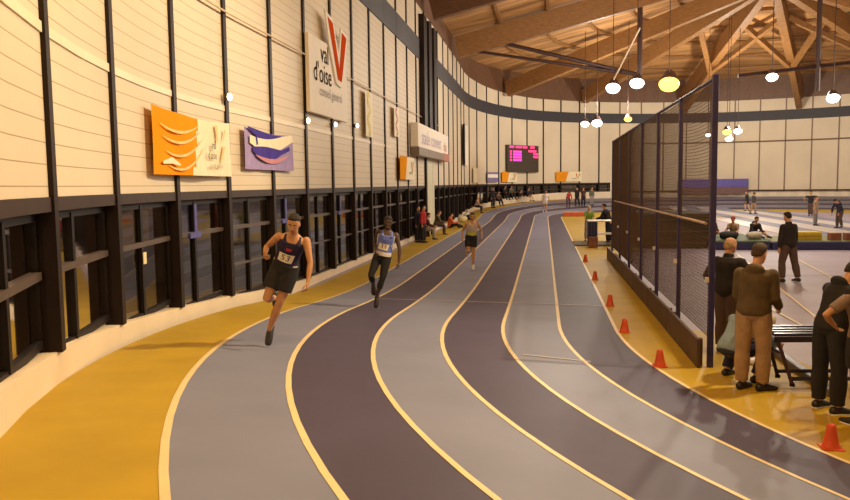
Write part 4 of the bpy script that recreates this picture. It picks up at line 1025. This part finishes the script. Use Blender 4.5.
for loc, r, c, s, lb in (((4.29, 50, 8.55), .44, WHT, 9, 'white floodlight high over the straight, the lower of a close pair'), ((5.76, 50, 8.81), .44, WHT, 9, 'white floodlight high over the straight, the upper of a close pair'),
        ((7.09, 46, 8.21), .58, ORG, 3.4, 'big glowing orange floodlight above the cage'), ((3.18, 62, 7.23), .32, WHT, 7, 'white floodlight low over the far bend, the smaller of its pair'), ((4.11, 62, 7.28), .4, WHT, 8, 'white floodlight low over the far bend, the bigger of its pair'),
        ((6.49, 62, 7.53), .3, ORG, 3, 'small orange floodlight beside the top of the cage'), ((12.13, 44, 8.16), .3, WHT, 6, 'white floodlight alone under the radial beams'), ((15.24, 44, 6.95), .33, WHT, 6, 'white floodlight hung lowest beside the dark steel hanger'),
        ((14.36, 64, 6.47), .34, ORG, 3.2, 'orange floodlight in the cluster of three beyond the cage'), ((15.19, 64, 6.53), .32, WHT, 7, 'white floodlight in the cluster of three beyond the cage'), ((14.6, 64.3, 5.95), .3, (1, .8, .5), 6, 'lowest floodlight in the cluster of three beyond the cage'),
        ((13.33, 66, 6.38), .2, WHT, 5, 'small white floodlight seen through the cage net')):
    floodlight(loc, r, c, s, lb, (-.1, -.55, -.8))
rod('beam_tie', V((10.5, 44.5, 8.35)), V((19, 44.5, 9.1)), .1, M_STEEL); rod('beam_strut', V((14.6, 44.5, 7.4)), V((14.6, 44.5, 14.6)), .13, M_STEEL)
rod('beam_strut', V((4.3, 50, 9.0)), V((5.9, 50, 12.2)), .05, M_PIPE)

# ---------------------------------------------------------------- light
W = bpy.data.worlds.new('world'); bpy.context.scene.world = W; W.use_nodes = True
W.node_tree.nodes['Background'].inputs[0].default_value = (1, .78, .55, 1); W.node_tree.nodes['Background'].inputs[1].default_value = .03
def lamp(loc, power, col, r=.3):
    l = bpy.data.lights.new('lamp_or_fill', 'POINT'); l.energy = power; l.color = col; l.shadow_soft_size = r
    o = bpy.data.objects.new('lamp_or_fill', l); C.objects.link(o); o.location = loc
    return o
WARM = (1, .80, .50); MID = (1, .87, .69); COOL = (1, .91, .78)
lamp((6.0, 11.5, 9.6), 1100, WARM, .13)
sp = bpy.data.lights.new('flood_light', 'SPOT'); sp.energy = 7600; sp.color = (1, .77, .46); sp.shadow_soft_size = .12; sp.spot_size = math.radians(84); sp.spot_blend = .7
so_ = bpy.data.objects.new('flood_light', sp); C.objects.link(so_); so_.location = (7.0, 12.2, 10.4)
so_.rotation_euler = (V((-5.5, 9.0, 3.4))-V((7.0, 12.2, 10.4))).to_track_quat('-Z', 'Y').to_euler()
lamp((-1.0, 5.0, 8.5), 1000, (1, .60, .20))
lamp((1.0, 20, 9.2), 350, WARM)
lamp((8, 30, 9.2), 2100, MID, .2)
lamp((3, 42, 9.0), 1500, MID)
lamp((14, 50, 9.0), 2600, MID)
lamp((6, 62, 8.6), 2000, COOL)
lamp((16, 66, 8.6), 2800, MID)
lamp((26, 45, 9.0), 2600, MID)
lamp((18, 16, 9.2), 700, WARM)
for t in (-6, -1, 4, 9, 16, 24):  # unseen corridor lights, added so the glazing does not go black
    p, d, n = wall_at(t); q = p-n*2.2; lamp((q.x, q.y, 2.35), 30, WARM, .08)
vs = bpy.context.scene.view_settings
vs.view_transform = 'Standard'; vs.look = 'None'; vs.exposure = 0.0; vs.gamma = 1.0
